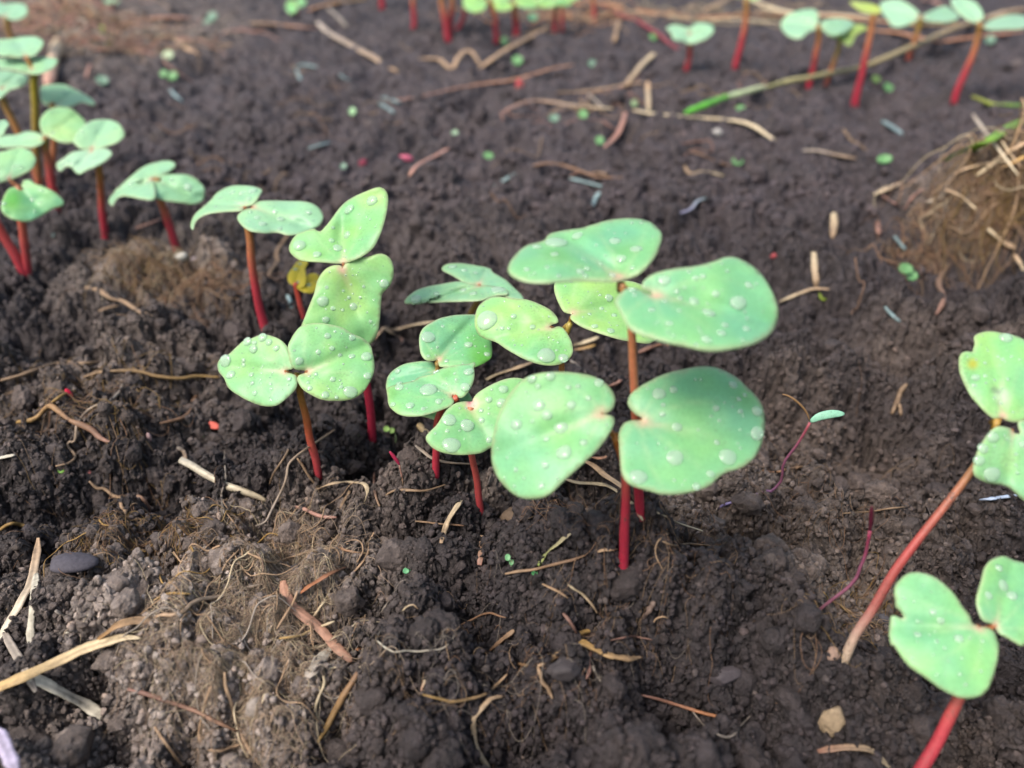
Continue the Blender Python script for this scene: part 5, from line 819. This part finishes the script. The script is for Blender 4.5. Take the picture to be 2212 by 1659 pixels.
 ('straw', 'thin pale thread beside the dark red sprout', 'root', '32', [(640,1118),(760,1110),(900,1100),(1050,1075),(1200,1062)], 4, TAN*.7, TAN*.65, dict(flat=.9)),
 ('straw', 'orange root crossing the purple sprout', 'root', '32', [(-40,752),(60,765),(150,740),(270,720),(350,712)], 7, ORNG*.6, TAN*.7, dict(flat=.9)),
 ('straw', 'bluish white splinter under the right edge leaves', 'straw', '32', [(1830,1000),(1930,990),(2040,975),(2150,960)], 9, lin(165,180,205), lin(190,205,225), dict(flat=.6)),
 ('straw', 'pale straw across the fallen chips at the left edge', 'root', '02', [(0,1260),(70,1215),(130,1205),(240,1235)], 8, GOLDC*.6, GOLDC*.6, dict(flat=.9)),
]
for nm, lb, ct, k, P, w_, c0, c1, kw in ST:
    nm = {'root': 'root', 'twig': 'twig', 'dry leaf': 'dry_leaf', 'straw': 'straw'}[ct]; kw = dict(kw)
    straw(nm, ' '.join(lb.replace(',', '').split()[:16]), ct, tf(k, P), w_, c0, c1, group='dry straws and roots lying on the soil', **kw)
for lb, P, w_ in [('slender pale straw sticking up left from the right clump', [(1290,700),(1180,560),(1120,470)], 6), ('tan straw lying over the right clump just below the green blade', [(700,760),(860,700),(1060,660),(1250,640)], 8),
   ('dark tan straw low on the right clump', [(620,900),(760,960),(900,1080)], 7), ('pale straw at the right edge low on the clump', [(1240,1480),(1290,1560),(1340,1650)], 11)]:
    straw('straw', lb, 'straw', tf('r', P), w_, TAN*1.1, PALEC, lift=.02, group='dry straws and roots lying on the soil')
for lb, k, P, w_, c_ in [('pale straw above the long orange one at the top right', 'v', [(-40,60),(100,82),(250,108),(500,118),(700,128),(1000,150)], 11, PALEC*1.2), ('pale straw arc crossing the top edge right of the orange straw', 'c', [(1470,88),(1560,48),(1640,12),(1710,-22)], 9, TAN*1.2),
   ('second pale straw reaching the top edge at the right', 'c', [(1840,-5),(1950,35),(2080,78),(2212,92)], 10, PALEC*1.1), ('pinkish straw behind the two big minty leaves', 'v', [(1350,-5),(1450,14),(1560,48)], 8, PINK*1.3),
   ('yellowish straw under the two big minty leaves', 'v', [(1080,215),(1250,205),(1450,210),(1660,195)], 9, GOLDC*1.1), ('pale lilac blade end in the bottom left corner', '03', [(-30,1330),(20,1430),(70,1540),(140,1680)], 26, lin(190,180,205))]:
    straw('straw', lb, 'straw', tf(k, P), w_, c_, c_*.9, lift=.09 if k == '03' else .02, group='dry straws and roots lying on the soil')
# the long stalk with a green cut end, held above the soil
lsD = T('v', [(2230,78),(2100,100),(1950,150),(1800,185),(1600,245),(1400,335),(1200,420),(1000,505),(850,560),(600,612),(400,655),(200,690),(60,740)])+T('c', [(2100,600),(1950,648)])
e = empty('stalk', G([lsD[-1]])[0], 'long pale bending stalk with a green end across the top right', 'stalk', None)
straw('dry_part', '', '', lsD, 14, TAN*.9, lin(150,150,105), flat=.7, n=50, lift=.035, arch=.03, parent=e)
straw('sheath', '', '', T('c', [(1950,640),(1870,662),(1780,685),(1660,715)]), 17, lin(185,190,150), lin(150,175,135), flat=.7, lift=.036, parent=e, taper=(.8, .9))
straw('green_end', '', '', T('c', [(1670,712),(1580,745),(1480,785),(1360,832)]), 17, lin(120,190,85), lin(100,200,60), flat=.75, lift=.036, parent=e, taper=(.95, .7), mat=M_LEAF)
straw('grass_blade', 'fresh green blade rising from the root clump to the right edge', 'grass blade', tf('r', [(640,650),(760,590),(900,525),(1050,440),(1200,350),(1350,275)]), 22, lin(130,160,55), lin(110,160,60), flat=.3, lift=.075, mat=M_LEAF, n=26, taper=(.7, 1.))
straw('grass_blade', 'short green stalk with a yellow tip at the upper right edge', 'grass blade', tf('r', [(868,82),(930,105),(1050,150),(1180,155),(1350,160)]), 11, lin(175,175,70), lin(90,150,75), flat=.7, lift=.03, mat=M_LEAF, taper=(.8, 1.))
# ---------------------------------------------------------------- bluish rods, petals, chips, tiny sprouts
BLU = lin(140,165,168)
for k, P, w_, lb in [('00', [(1470,775),(1520,830),(1580,885)], 11, 'pale bluish rod in the upper left'), ('10', [(330,590),(400,560),(530,580)], 11, 'longer arm of the broken bluish rod at the upper left'), ('10', [(350,600),(385,690)], 11, 'short arm of the broken bluish rod at the upper left'),
  ('10', [(725,640),(770,680),(820,690)], 9, 'faint bluish flake right of the broken rod'), ('10', [(1090,840),(1160,860),(1250,890)], 13, 'upper of two bluish rods at the end of the long slender straw'), ('10', [(1060,890),(1130,930),(1200,980)], 13, 'lower of two bluish rods at the end of the long slender straw'),
  ('10', [(450,1285),(540,1255),(640,1230)], 10, 'thin bluish rod in the left of the open soil'), ('10', [(2060,1610),(2140,1560),(2240,1500)], 15, 'bright bluish rod above the centre leaves'), ('20', [(500,1540),(600,1565),(700,1590),(800,1620)], 12, 'long pale rod right of the bright bluish one'),
  ('30', [(985,1045),(1060,1090),(1130,1135),(1200,1180)], 16, 'bluish rod right of the dark hollow at the upper right'), ('31', [(1090,380),(1130,430),(1190,500)], 15, 'bluish rod above the tiny green pair'), ('31', [(1010,990),(1060,1050),(1140,1120)], 15, 'bluish rod below the tiny green pair'),
  ('21', [(760,0),(720,60),(690,130)], 15, 'greenish white upright rod above the highest leaf'), ('21', [(1680,50),(1600,80),(1540,150),(1430,190)], 11, 'curved lilac rod right of the highest leaf'), ('11', [(270,890),(290,930),(310,1020)], 14, 'short white rod left of the withered seedling'),
  ('01', [(470,330),(455,390)], 9, 'small pale rod beside the left edge stems')]:
    P = tf(k, P); straw('rod', lb, 'fallen rod', P, w_*.7, BLU*(1. if 'bright' in lb or 'white' in lb else .65), BLU*.75 if 'lilac' not in lb else lin(165,160,190), flat=.6, n=12, lift=.004, taper=(.6, .6), groove=0, group='pale rods fallen on the soil')
def blob(name, label, cat, at, r_px, col, squash=(1, .8, .6), seed=1, mat=None, group=None, sub=3, lift=.3, sharp=.25):
    import bmesh
    bm = bmesh.new(); bmesh.ops.create_icosphere(bm, subdivisions=sub, radius=1); rr = np.random.default_rng(seed); C = rr.normal(size=(12, 3)); C /= np.linalg.norm(C, axis=1)[:, None]; H = rr.uniform(-sharp, sharp, 12); Cs = rr.normal(size=(100, 3)); Cs /= np.linalg.norm(Cs, axis=1)[:, None]; Hs = rr.uniform(-.12, .2, 100)
    p = G([at])[0]; r = r_px*np.linalg.norm(p-O)/FPX; LAID.append((np.array([p, p]), np.array([r*.8]*2)))
    for v in bm.verts:
        q = np.array(v.co); f = 1+(H*np.exp(-3.5*(1-C@q))).sum()
        if name in ('clod', 'husk'): f += (Hs*np.exp(-50*(1-Cs@q))).sum(); k_ = (Cs[:10]@(q*f)).max(); f *= min(1, .82/max(k_, .01))
        v.co = q*f*np.array(squash)*r
    me = bpy.data.meshes.new(name); bm.to_mesh(me); bm.free(); me.polygons.foreach_set('use_smooth', np.ones(len(me.polygons), bool)); colour(me, np.array(col))
    p = p+np.array([0, 0, r*squash[2]*lift]); o = link(name, me, mat or M_STONE, None, p); o.rotation_euler = (random.uniform(-.2, .2), random.uniform(-.2, .2), random.uniform(-.4, .4)); return tag(o, label, cat, group)
blob('stone', 'smooth flat grey stone at the left, half sunk in soil', 'stone', (145, 1218), 31, lin(80,77,86), (1, .7, .3), 3, lift=.25, sharp=.5)
blob('stone', 'white pebble at the foot of the left seedling in the root mat', 'stone', (390, 558), 14, lin(185,182,172), (1, .8, .7), 4)
blob('stone', 'small lilac pebble right of the white pebble', 'stone', (421, 562), 9, lin(170,158,165), (1, .8, .6), 5)
blob('husk', 'cream papery husk half buried at the bottom right', 'husk', (1797, 1572), 33, lin(150,132,108), (.9, .6, .95), 6, sharp=.4, sub=4)
blob('chip', 'light brown flake beside the white foot of the leaning stem', 'chip', (1795, 1411), 17, lin(150,125,112), (1, .7, .7), 7, sharp=.4)
blob('chip', 'small square straw coloured chip by the orange leaf strip', 'chip', (718, 1290), 8, lin(180,160,120), (1, .7, 1.), 8)
blob('chip', 'small orange chip at the end of the reddish blade', 'chip', (770, 1404), 10, lin(165,115,80), (1, .6, .6), 9)
blob('chip', 'yellow speck in the soil at the bottom left', 'chip', (312, 1641), 7, lin(185,150,70), (1, .7, .6), 10)
blob('chip', 'red seed like grain right of centre in the dark soil', 'chip', (1582, 1388), 9, lin(130,62,55), (1, .8, .7), 11)
blob('chip', 'pale flake in the dark soil under the front stem', 'chip', (1239, 1326), 10, lin(120,115,105), (1, .8, .5), 12)
blob('chip', 'red and white grain right of the widest leaf', 'chip', (1668, 555), 8, lin(170,80,85), (1, .8, .7), 13)
blob('chip', 'pink grain in the brown soil right of the front leaves', 'chip', (1650, 1185), 6, lin(215,95,110), (1, .6, .6), 14)
blob('chip', 'whitish grain in the open soil at the upper right', 'chip', (1550, 289), 10, lin(170,168,165), (1, .8, .8), 15)
blob('clod', 'tan coloured soil clod beside the pitted seedling', 'clod', (1112, 1132), 32, lin(112,95,80), (1, .8, .8), 16, sharp=.35, sub=4)
blob('clod', 'smooth dark clod held by the golden root', 'clod', (1225, 1450), 36, lin(66,61,63), (1, .8, .7), 17, sub=4)
blob('clod', 'rounded grey clod right of the golden root', 'clod', (1560, 1462), 32, lin(76,70,74), (1.1, .7, .6), 18, sub=4)
blob('clod', 'dark grey clod right of the leaning stem foot', 'clod', (1905, 1345), 18, lin(80,78,84), (.8, .7, 1.), 19)
blob('clod', 'light grey dry clod at the bottom left', 'clod', (555, 1535), 26, lin(150,140,132), (.9, .8, .9), 20, sharp=.35, sub=4)
blob('clod', 'pale clod upper in the dry patch', 'clod', (440, 1382), 20, lin(135,122,115), (1, .8, .8), 21, sharp=.35)
blob('petal', 'pink petal in the open soil above the stacked leaves', 'petal', (878, 344), 13, lin(195,100,125), (1, .7, .5), 22)
blob('petal', 'dark pink sliver left of the pink petal', 'petal', (783, 355), 9, lin(140,60,80), (1, .4, .9), 23)
blob('petal', 'coral cap on a root at the left middle', 'petal', (460, 926), 17, lin(222,110,95), (1, .5, .25), 24, lift=2.)
blob('petal', 'bright red bud at the left', 'petal', (154, 862), 9, lin(205,35,70), (.5, .5, 1.4), 25, lift=1.)
blob('petal', 'salmon grain at the left', 'petal', (191, 1022), 8, lin(190,110,105), (1, .6, .6), 26)
blob('petal', 'pale bud tip with a red foot in the left middle', 'petal', (325, 955), 9, lin(180,150,150), (.6, .5, 1.3), 27, lift=1.)
blob('petal', 'short red stem stub under the long slender straw', 'stub', (1124, 190), 10, lin(175,60,70), (.7, .7, 1.2), 28)
# tiny sprouts: a thread of a stem with one or two rounded leaves
def sprout(label, at, leaves, h_px=8, hue=(.16, .40, .12), stem=(.30, .42, .22), name='sprout'):
    b = G([at])[0]; px = np.linalg.norm(b-O)/FPX; LAID.append((np.array([b, b]), np.array([3*px*3]*2))); e = empty(name, b, label, 'sprout', 'tiny green sprouts on the soil')
    ray = rays([at])[0]; top = b+np.array([0, 0, h_px*px]); P = cr([b-np.array([0, 0, .001]), b+np.array([.15*px*h_px, 0, h_px*px*.5]), top], 8)
    V, q, t, s, a = sweep(P, 1.3*px, 1.3*px, up=(0, -1, .2), k=8); me = raw_mesh('stem', V-b, q, t); colour(me, np.array(stem)); link('stem', me, M_STEM, e)
    for (dx, dz, rx, ry, rot) in leaves:
        n, k = 6, 18; V = []; a = np.arange(k)/k*2*math.pi
        for i in range(n):
            r = i/(n-1)
            for j in range(k): V.append((r*rx*.75*px*math.cos(a[j]), r*ry*px*math.sin(a[j]), .16*px*rx*(r*r)))
        V = np.array(V); c, s_ = math.cos(R(rot)), math.sin(R(rot)); V = V@np.array([[c, 0, s_], [0, 1, 0], [-s_, 0, c]]); tl = R(40); V = V@np.array([[1, 0, 0], [0, math.cos(tl), math.sin(tl)], [0, -math.sin(tl), math.cos(tl)]])
        V2 = V-np.array([0, -.05, .16])*px*min(rx, ry); m = len(V); off = top-b+np.array([dx*px, 0, dz*px])
        q = [(i*k+j, (i+1)*k+j, (i+1)*k+(j+1) % k, i*k+(j+1) % k) for i in range(n-1) for j in range(k)]; q += [(m+x[0], m+x[3], m+x[2], m+x[1]) for x in q]
        q += [((n-1)*k+j, m+(n-1)*k+j, m+(n-1)*k+(j+1) % k, (n-1)*k+(j+1) % k) for j in range(k)]
        me = raw_mesh('leaf', np.vstack([V, V2])+off, q); colour(me, np.array(hue)*random.uniform(.9, 1.1)); link('leaf', me, M_LEAF, e)
one = [(0, 0, 11, 9, 10)]
BRIGHT, MINT, LIME = (.14, .33, .13), (.17, .30, .22), (.25, .34, .05)
for lb, at, lv, h, hu in [
 ('bright green single leaf sprout left of the slender straw end', (1118,140), [(0,0,14,11,0)], 8, BRIGHT), ('green sprout left of the tan slanting straw at the top', (1089,97), [(0,0,11,11,15)], 6, BRIGHT), ('green sprout tucked under the top centre tuft', (1152,44), [(0,0,12,9,0)], 6, (.15,.42,.25)),
 ('green sprout beside the dark red runner', (1411,86), [(0,0,10,8,0)], 5, BRIGHT), ('pale green sprout below the long forked straw, left one', (1197,262), [(0,0,14,9,0)], 6, MINT), ('bright green sprout below the long forked straw, right one', (1259,254), [(0,0,13,11,0)], 6, BRIGHT),
 ('green sprout at the foot of the pinkish straw piece', (1295,310), [(0,0,12,10,0)], 6, BRIGHT), ('pale bluish sprout right of the orange ended straw', (1279,142), [(0,0,10,8,0)], 4, MINT), ('green sprout below the green ended stalk', (1599,239), [(0,0,12,7,0)], 4, BRIGHT),
 ('dull sprout on the long forked straw', (1370,227), [(0,0,9,8,0)], 4, (.25,.38,.2)), ('pale green sprout right of the crimson far seedling', (1916,200), [(0,0,14,10,-15)], 8, BRIGHT), ('dark green sprout just left of the pale one at the upper right', (1891,176), [(0,0,10,8,0)], 4, (.16,.28,.08)),
 ('mint sprout leaf lying at the right above the root clump', (1909,350), [(0,0,18,9,10)], 5, BRIGHT), ('mint sprout leaf under the right end of the orange stalk', (2134,93), [(0,0,14,9,8)], 5, MINT), ('green sprout alone in the upper right soil', (1592,354), [(0,0,15,9,0)], 5, BRIGHT),
 ('mint sprout in the upper left soil', (223,180), [(0,0,14,9,-15)], 5, MINT), ('yellow green sprout pair in the top left tangle', (233,92), [(2,-3,14,10,0),(-7,13,10,9,0)], 7, LIME), ('pale sprout on the rim of the dark pit', (365,127), [(0,0,14,10,0)], 6, (.42,.52,.34)),
 ('green sprout pair under the dark pit', (366,168), [(7,-2,13,10,0),(-9,2,9,8,0)], 5, BRIGHT), ('green sprout right of the top left tangle', (458,50), [(3,6,12,10,0),(-8,-4,10,7,0)], 5, MINT), ('tiny green sprout in the open soil below the broken rod', (762,245), [(0,0,9,9,0)], 4, (.3,.52,.28)),
 ('small bright green sprout above the highest leaf, left', (1055,341), [(0,0,14,8,-10)], 4, BRIGHT), ('small dull green sprout left of the dark pink sliver', (743,364), [(0,0,8,8,0)], 4, MINT), ('small pale sprout in the open soil right of the slender straw', (983,290), [(0,0,9,6,0)], 3, (.3,.45,.3)),
 ('green two leaved sprout right of the tall centre seedling', (1958,604), [(-8,10,18,11,0),(6,-4,17,10,0)], 12, BRIGHT), ('lime sprout under the forked straw', (1775,645), [(0,0,13,9,-20)], 5, LIME), ('tiny green sprout at the left in the soil', (134,1018), [(0,0,9,7,0)], 4, (.15,.35,.04)),
 ('light green sprout curling out behind the front left crimson stem', (851,960), [(-12,2,9,6,0),(-1,-2,8,6,15)], 38, (.26,.46,.10)), ('two leaved sprout below the pitted seedling, left of the front stem', (1103,1222), [(-6,7,8,7,0),(2,-7,7,6,0)], 17, (.15,.38,.17)),
 ('tiny two leaved sprout in the small dark pocket left of centre', (880,1238), [(-2,3,9,6,0),(7,0,5,4,0)], 4, (.10,.34,.16)), ('green sprout beside the pale stalk foot in front', (1155,1240), [(0,0,9,5,0)], 3, (.12,.5,.18))]:
    sprout(' '.join(lb.replace(',', '').split()[:16]), at, lv, h, hu)
def thin_sprout(label, D, w, cols, parts):
    D2 = cr(D, 20); b = G([D[0]])[0]; d = rays(D2); Y = np.full(20, b[1]); g = G(D2); P = onY(D2, Y); low = P[:, 2] < g[:, 2]+.0014; P[low] = g[low]+np.array([0, 0, .0014]); P[0] = b
    px = np.linalg.norm(P-O, axis=1)/FPX; e = empty('sprout', b, label, 'sprout', None); V, q, t, s, a = sweep(P, w/2*px, w/2*px, up=(0, -1, .3), k=10)
    me = raw_mesh('stem', V-b, q, t); colour(me, np.stack([np.interp(s, np.linspace(0, 1, len(cols)), [c[i] for c in cols]) for i in range(3)], 1)); link('stem', me, M_STEM, e)
    for nm, D3, w3, c3, fl in parts:
        Q = cr(D3, 14); P3 = onY(Q, P[-1][1]); p3 = np.linalg.norm(P3-O, axis=1)/FPX; k = np.linspace(0, 1, 14); wd = w3/2*p3*np.sqrt(np.clip(4*k*(1-k)*.9+.08, 0, 1))
        V, q, t, s, a = sweep(P3, wd, wd*fl, up=(0, -.8, .6), k=12); me = raw_mesh(nm, V-b, q, t); colour(me, np.array(c3)); link(nm, me, M_LEAF, e)
PUR = lin(140,85,110)
thin_sprout('slender purple stemmed sprout with one narrow mint leaf, right of the front leaves', T('d', [(1546,1102),(1581,1094),(1631,1077),(1660,1066)])+T('32', [(60,895),(100,870),(122,800),(130,700),(170,630),(240,540),(310,430),(362,335)]), 5.5,
 [lin(150,140,190), lin(140,125,175), PUR, PUR, lin(165,80,90)], [('leaf', T('32', [(365,325),(450,280),(560,258),(660,258)]), 17, (.30, .62, .45), .25), ('leaf', T('32', [(362,320),(330,240),(260,160),(180,105),(125,88)]), 4.5, (.38, .22, .10), .8)])
thin_sprout('dark red pointed sprout right of the front leaves', T('33', [(415,315),(560,200),(690,100),(770,5)])+T('32', [(790,1600),(840,1480),(862,1370),(880,1270)]), 6.5, [lin(110,75,85), PUR*.9, PUR, lin(160,50,90)],
 [('bud', T('32', [(878,1275),(888,1200),(893,1120),(897,1055)]), 9, (.09, .012, .03), .8), ('bud', T('32', [(885,1250),(905,1170),(912,1100),(905,1045)]), 5, (.12, .08, .06), .6)])
thin_sprout('thin pink tipped sprout between the front left stems', T('12', [(1272,885),(1265,820),(1252,760),(1240,705)]), 3.5, [TAN*.6, PINK, PINK], [('bud', T('12', [(1240,700),(1215,660),(1185,620),(1155,582)]), 8, lin(205,60,100), .8)])

# ---------------------------------------------------------------- matted root fibres (stuff)
def fibres(name, areas, seed, mat):
    r = np.random.default_rng(seed); Vs = []; Qs = []; Cs = []; nV = 0; k = 4; n = 22
    for (cx, cy, rx, ry, cnt, lmin, lmax, rad, hl, cols) in areas:
        if name == 'root_litter': cnt = int(cnt*1.9) if rad < .0002 else cnt; rad *= .75; hl *= 1.15
        q = r.normal(size=(cnt, 2))*[rx*.55, ry*.55]+[cx, cy]; p0 = G(q); L = r.uniform(lmin, lmax, cnt)
        th = r.uniform(0, 2*math.pi, cnt); X = np.zeros((cnt, n)); Y = np.zeros((cnt, n)); X[:, 0] = p0[:, 0]; Y[:, 0] = p0[:, 1]; dth = r.normal(0, .12, cnt)
        for i in range(1, n):
            dth = dth*.8+r.normal(0, .16, cnt); th = th+dth*.6; st = L/n; X[:, i] = X[:, i-1]+np.cos(th)*st; Y[:, i] = Y[:, i-1]+np.sin(th)*st
        Z = ground(X.ravel(), Y.ravel(), 0, 3).reshape(X.shape); Zs = Z.copy()
        for _ in range(3): Zs[:, 1:-1] = (Zs[:, :-2]+Zs[:, 1:-1]*2+Zs[:, 2:])/4
        lift = r.uniform(.0009, hl+.0006, cnt)[:, None]; ar = np.sin(np.linspace(0, math.pi, n))[None]*r.uniform(0, 1, cnt)[:, None]*hl; Zs = np.maximum(Zs+lift+ar, Z+.0002)
        for i in range(cnt):
            P = np.stack([X[i], Y[i], Zs[i]], 1); w_ = rad*.8*r.uniform(.5, 1.5)*np.linspace(1, .45, n); V, Q, t, s, a = sweep(P, w_, w_, k=k)
            V = V[:-2]; Vs.append(V); Qs.append(Q+nV); nV += len(V); c = np.array(cols[r.integers(len(cols))])*r.uniform(.8, 1.35); Cs.append(np.tile(c, (len(V), 1)))
    me = raw_mesh(name, np.vstack(Vs), np.vstack(Qs)); colour(me, np.vstack(Cs)); return tag(link(name, me, mat), kind='stuff')
FC = [TAN*.7+GREY*.35, TAN*.4+GREY*.6, GOLDC*.25+GREY*.55, BRN*.9+GREY*.3, PALEC*.9, TAN*.5+GREY*.2]
fibres('root_litter', [(600,1210,130,60,35,.008,.025,.00030,.0022,[PALEC*.9, TAN, TAN*.8]),(560,1420,150,90,40,.008,.022,.00028,.002,[PALEC*.9, TAN, GREY*1.1]),(350,1180,170,60,25,.01,.025,.00028,.002,[TAN*.8, GOLDC*.7]),(600,1210,130,60,300,.006,.022,.00011,.0016,FC),(480,1390,190,90,260,.005,.02,.00010,.0014,FC),(620,1400,80,90,170,.005,.018,.00010,.002,FC),(560,1540,130,80,150,.006,.02,.00010,.0016,FC),
 (330,1160,170,50,150,.006,.025,.00011,.0014,[TAN*.6, BRN*1.2, GOLDC*.45]),(200,860,180,60,60,.01,.035,.00016,.0016,[TAN*.6, BRN*1.2, GOLDC*.45]),(1230,1110,120,30,30,.006,.016,.00009,.0014,[TAN*.6, BRN*1.2]),
 (1850,1330,80,60,60,.005,.015,.00009,.0014,[TAN*.7, GOLDC*.6, BRN*1.3]),(1450,1180,170,60,50,.005,.016,.00009,.0012,[TAN*.6, BRN*1.3]),(1200,1400,260,130,50,.005,.014,.00008,.0012,[TAN*.6, BRN*1.3, GREY*.7]),(1800,1080,240,100,40,.006,.02,.0001,.0014,[TAN*.5, BRN*1.2]),(950,1480,180,130,30,.006,.02,.00009,.0014,[TAN*.7, GREY*.8])], 5, M_STRAW)
fibres('root_mat', [(350,600,90,40,230,.008,.03,.00018,.0035,[TAN*.6, TAN*.8, PALEC*.6, GOLDC*.4, BRN*1.2]),(430,620,90,25,120,.012,.04,.0002,.003,[TAN*.7, BRN*1.4])], 6, M_STRAW)
fibres('root_clump_fibres', [(2075,480,80,45,290,.005,.018,.00028,.006,[TAN*.55, BRN*1.1, GREY*.6, TAN*.75]),(2150,400,60,50,22,.02,.05,.00045,.012,[PALEC, TAN*1.1]),(2150,465,60,40,170,.010,.04,.0003,.010,[TAN*.55, BRN*1.1, GOLDC*.35]),(1990,560,90,30,100,.01,.04,.00024,.004,[BRN*1.3, TAN*.5])], 7, M_STRAW)
fibres('straw_tangle', [(150,60,80,50,150,.03,.10,.0010,.016,[GREY*1.1, TAN, PINK]),(320,90,120,35,90,.03,.12,.0009,.010,[GREY, TAN*.9, PINK]),(1250,40,160,30,40,.04,.14,.0009,.010,[TAN, ORNG]),(1500,40,350,25,40,.04,.14,.0008,.008,[TAN, PALEC*.8]),(1300,230,330,80,26,.02,.07,.0006,.004,[TAN*.8, PINK*.8]),(600,260,400,120,26,.02,.06,.0005,.003,[TAN*.7, BRN])], 8, M_STRAW)

# ---------------------------------------------------------------- loose crumbs and clods, kept off whatever lies on the soil
from mathutils.kdtree import KDTree
_lp = []
for P, wd in LAID:
    Q = np.stack([np.interp(np.linspace(0, 1, len(P)*3), np.linspace(0, 1, len(P)), P[:, k]) for k in range(3)], 1); ww = np.interp(np.linspace(0, 1, len(Q)), np.linspace(0, 1, len(P)), wd)
    _lp += [(q, w_) for q, w_ in zip(Q, ww)]
KT = KDTree(len(_lp))
for i, (q, w_) in enumerate(_lp): KT.insert((q[0], q[1], 0), i)
KT.balance()
def clear_of(pts):
    x, y, z, s = pts; keep = np.ones(len(x), bool)
    for i in range(len(x)):
        _, k, d = KT.find((x[i], y[i], 0))
        if d < _lp[k][1]+s[i]*.9 and z[i]+s[i]*.9 > _lp[k][0][2]-_lp[k][1]*.5: keep[i] = False
    return x[keep], y[keep], z[keep], s[keep]
# surface sampling: even over the real surface (slopes too), denser near the camera
GV = build_soil.V; a_, b_ = GV[:-1, 1:]-GV[:-1, :-1], GV[1:, :-1]-GV[:-1, :-1]; AR = np.linalg.norm(np.cross(a_, b_), axis=2); CN = GV[:-1, :-1]; dist = np.linalg.norm(CN-O, axis=2)
def on_surface(n, y0, y1, smin, smax, pw, power=2.0, up=.35):
    w_ = AR/dist**power*((CN[..., 1] > y0) & (CN[..., 1] < y1) & (np.abs(CN[..., 0]) < .75*dist+.02)); cw = np.cumsum(w_.ravel()); k = np.searchsorted(cw, rng.random(n)*cw[-1]); r_, c_ = np.unravel_index(k, w_.shape)
    u, v = rng.random((2, n, 1)); p = CN[r_, c_]+a_[r_, c_]*u+b_[r_, c_]*v; nn = np.cross(a_[r_, c_], b_[r_, c_]); nn /= np.linalg.norm(nn, axis=1)[:, None]+1e-12; s = smin*(smax/smin)**(rng.random(n)**pw)
    p = p+nn*(s*rng.uniform(-.25, up, n))[:, None]; return p[:, 0], p[:, 1], p[:, 2], s
A = on_surface(120000, .05, .42, .00020, .0012, 1.2, 2.0, .8); B = on_surface(30000, .38, 1.6, .0007, .0030, 1.3, 2.2, .6)
bx = np.repeat(np.array(BASES), 40, 0); ra = rng.random(len(bx))*6.28; rd = bx[:, 2]+rng.random(len(bx))**1.5*.0035; C_ = (bx[:, 0]+np.cos(ra)*rd, bx[:, 1]+np.sin(ra)*rd); cs = rng.uniform(.0004, .0012, len(bx))
C_ = (*C_, ground(*C_, 0, 4)+cs*.5, cs)
scatter('soil_crumbs', tuple(np.concatenate(q) for q in zip(clear_of(tuple(np.concatenate(q) for q in zip(A, B))), C_)), cl1, 8)
A = on_surface(5200, .05, .42, .0012, .0050, 2.3, 1.6, .25); B = on_surface(2200, .38, 1.6, .0026, .0085, 1.6, 1.8, .3)
scatter('soil_clods', clear_of(tuple(np.concatenate(q) for q in zip(A, B))), cl2, 6)
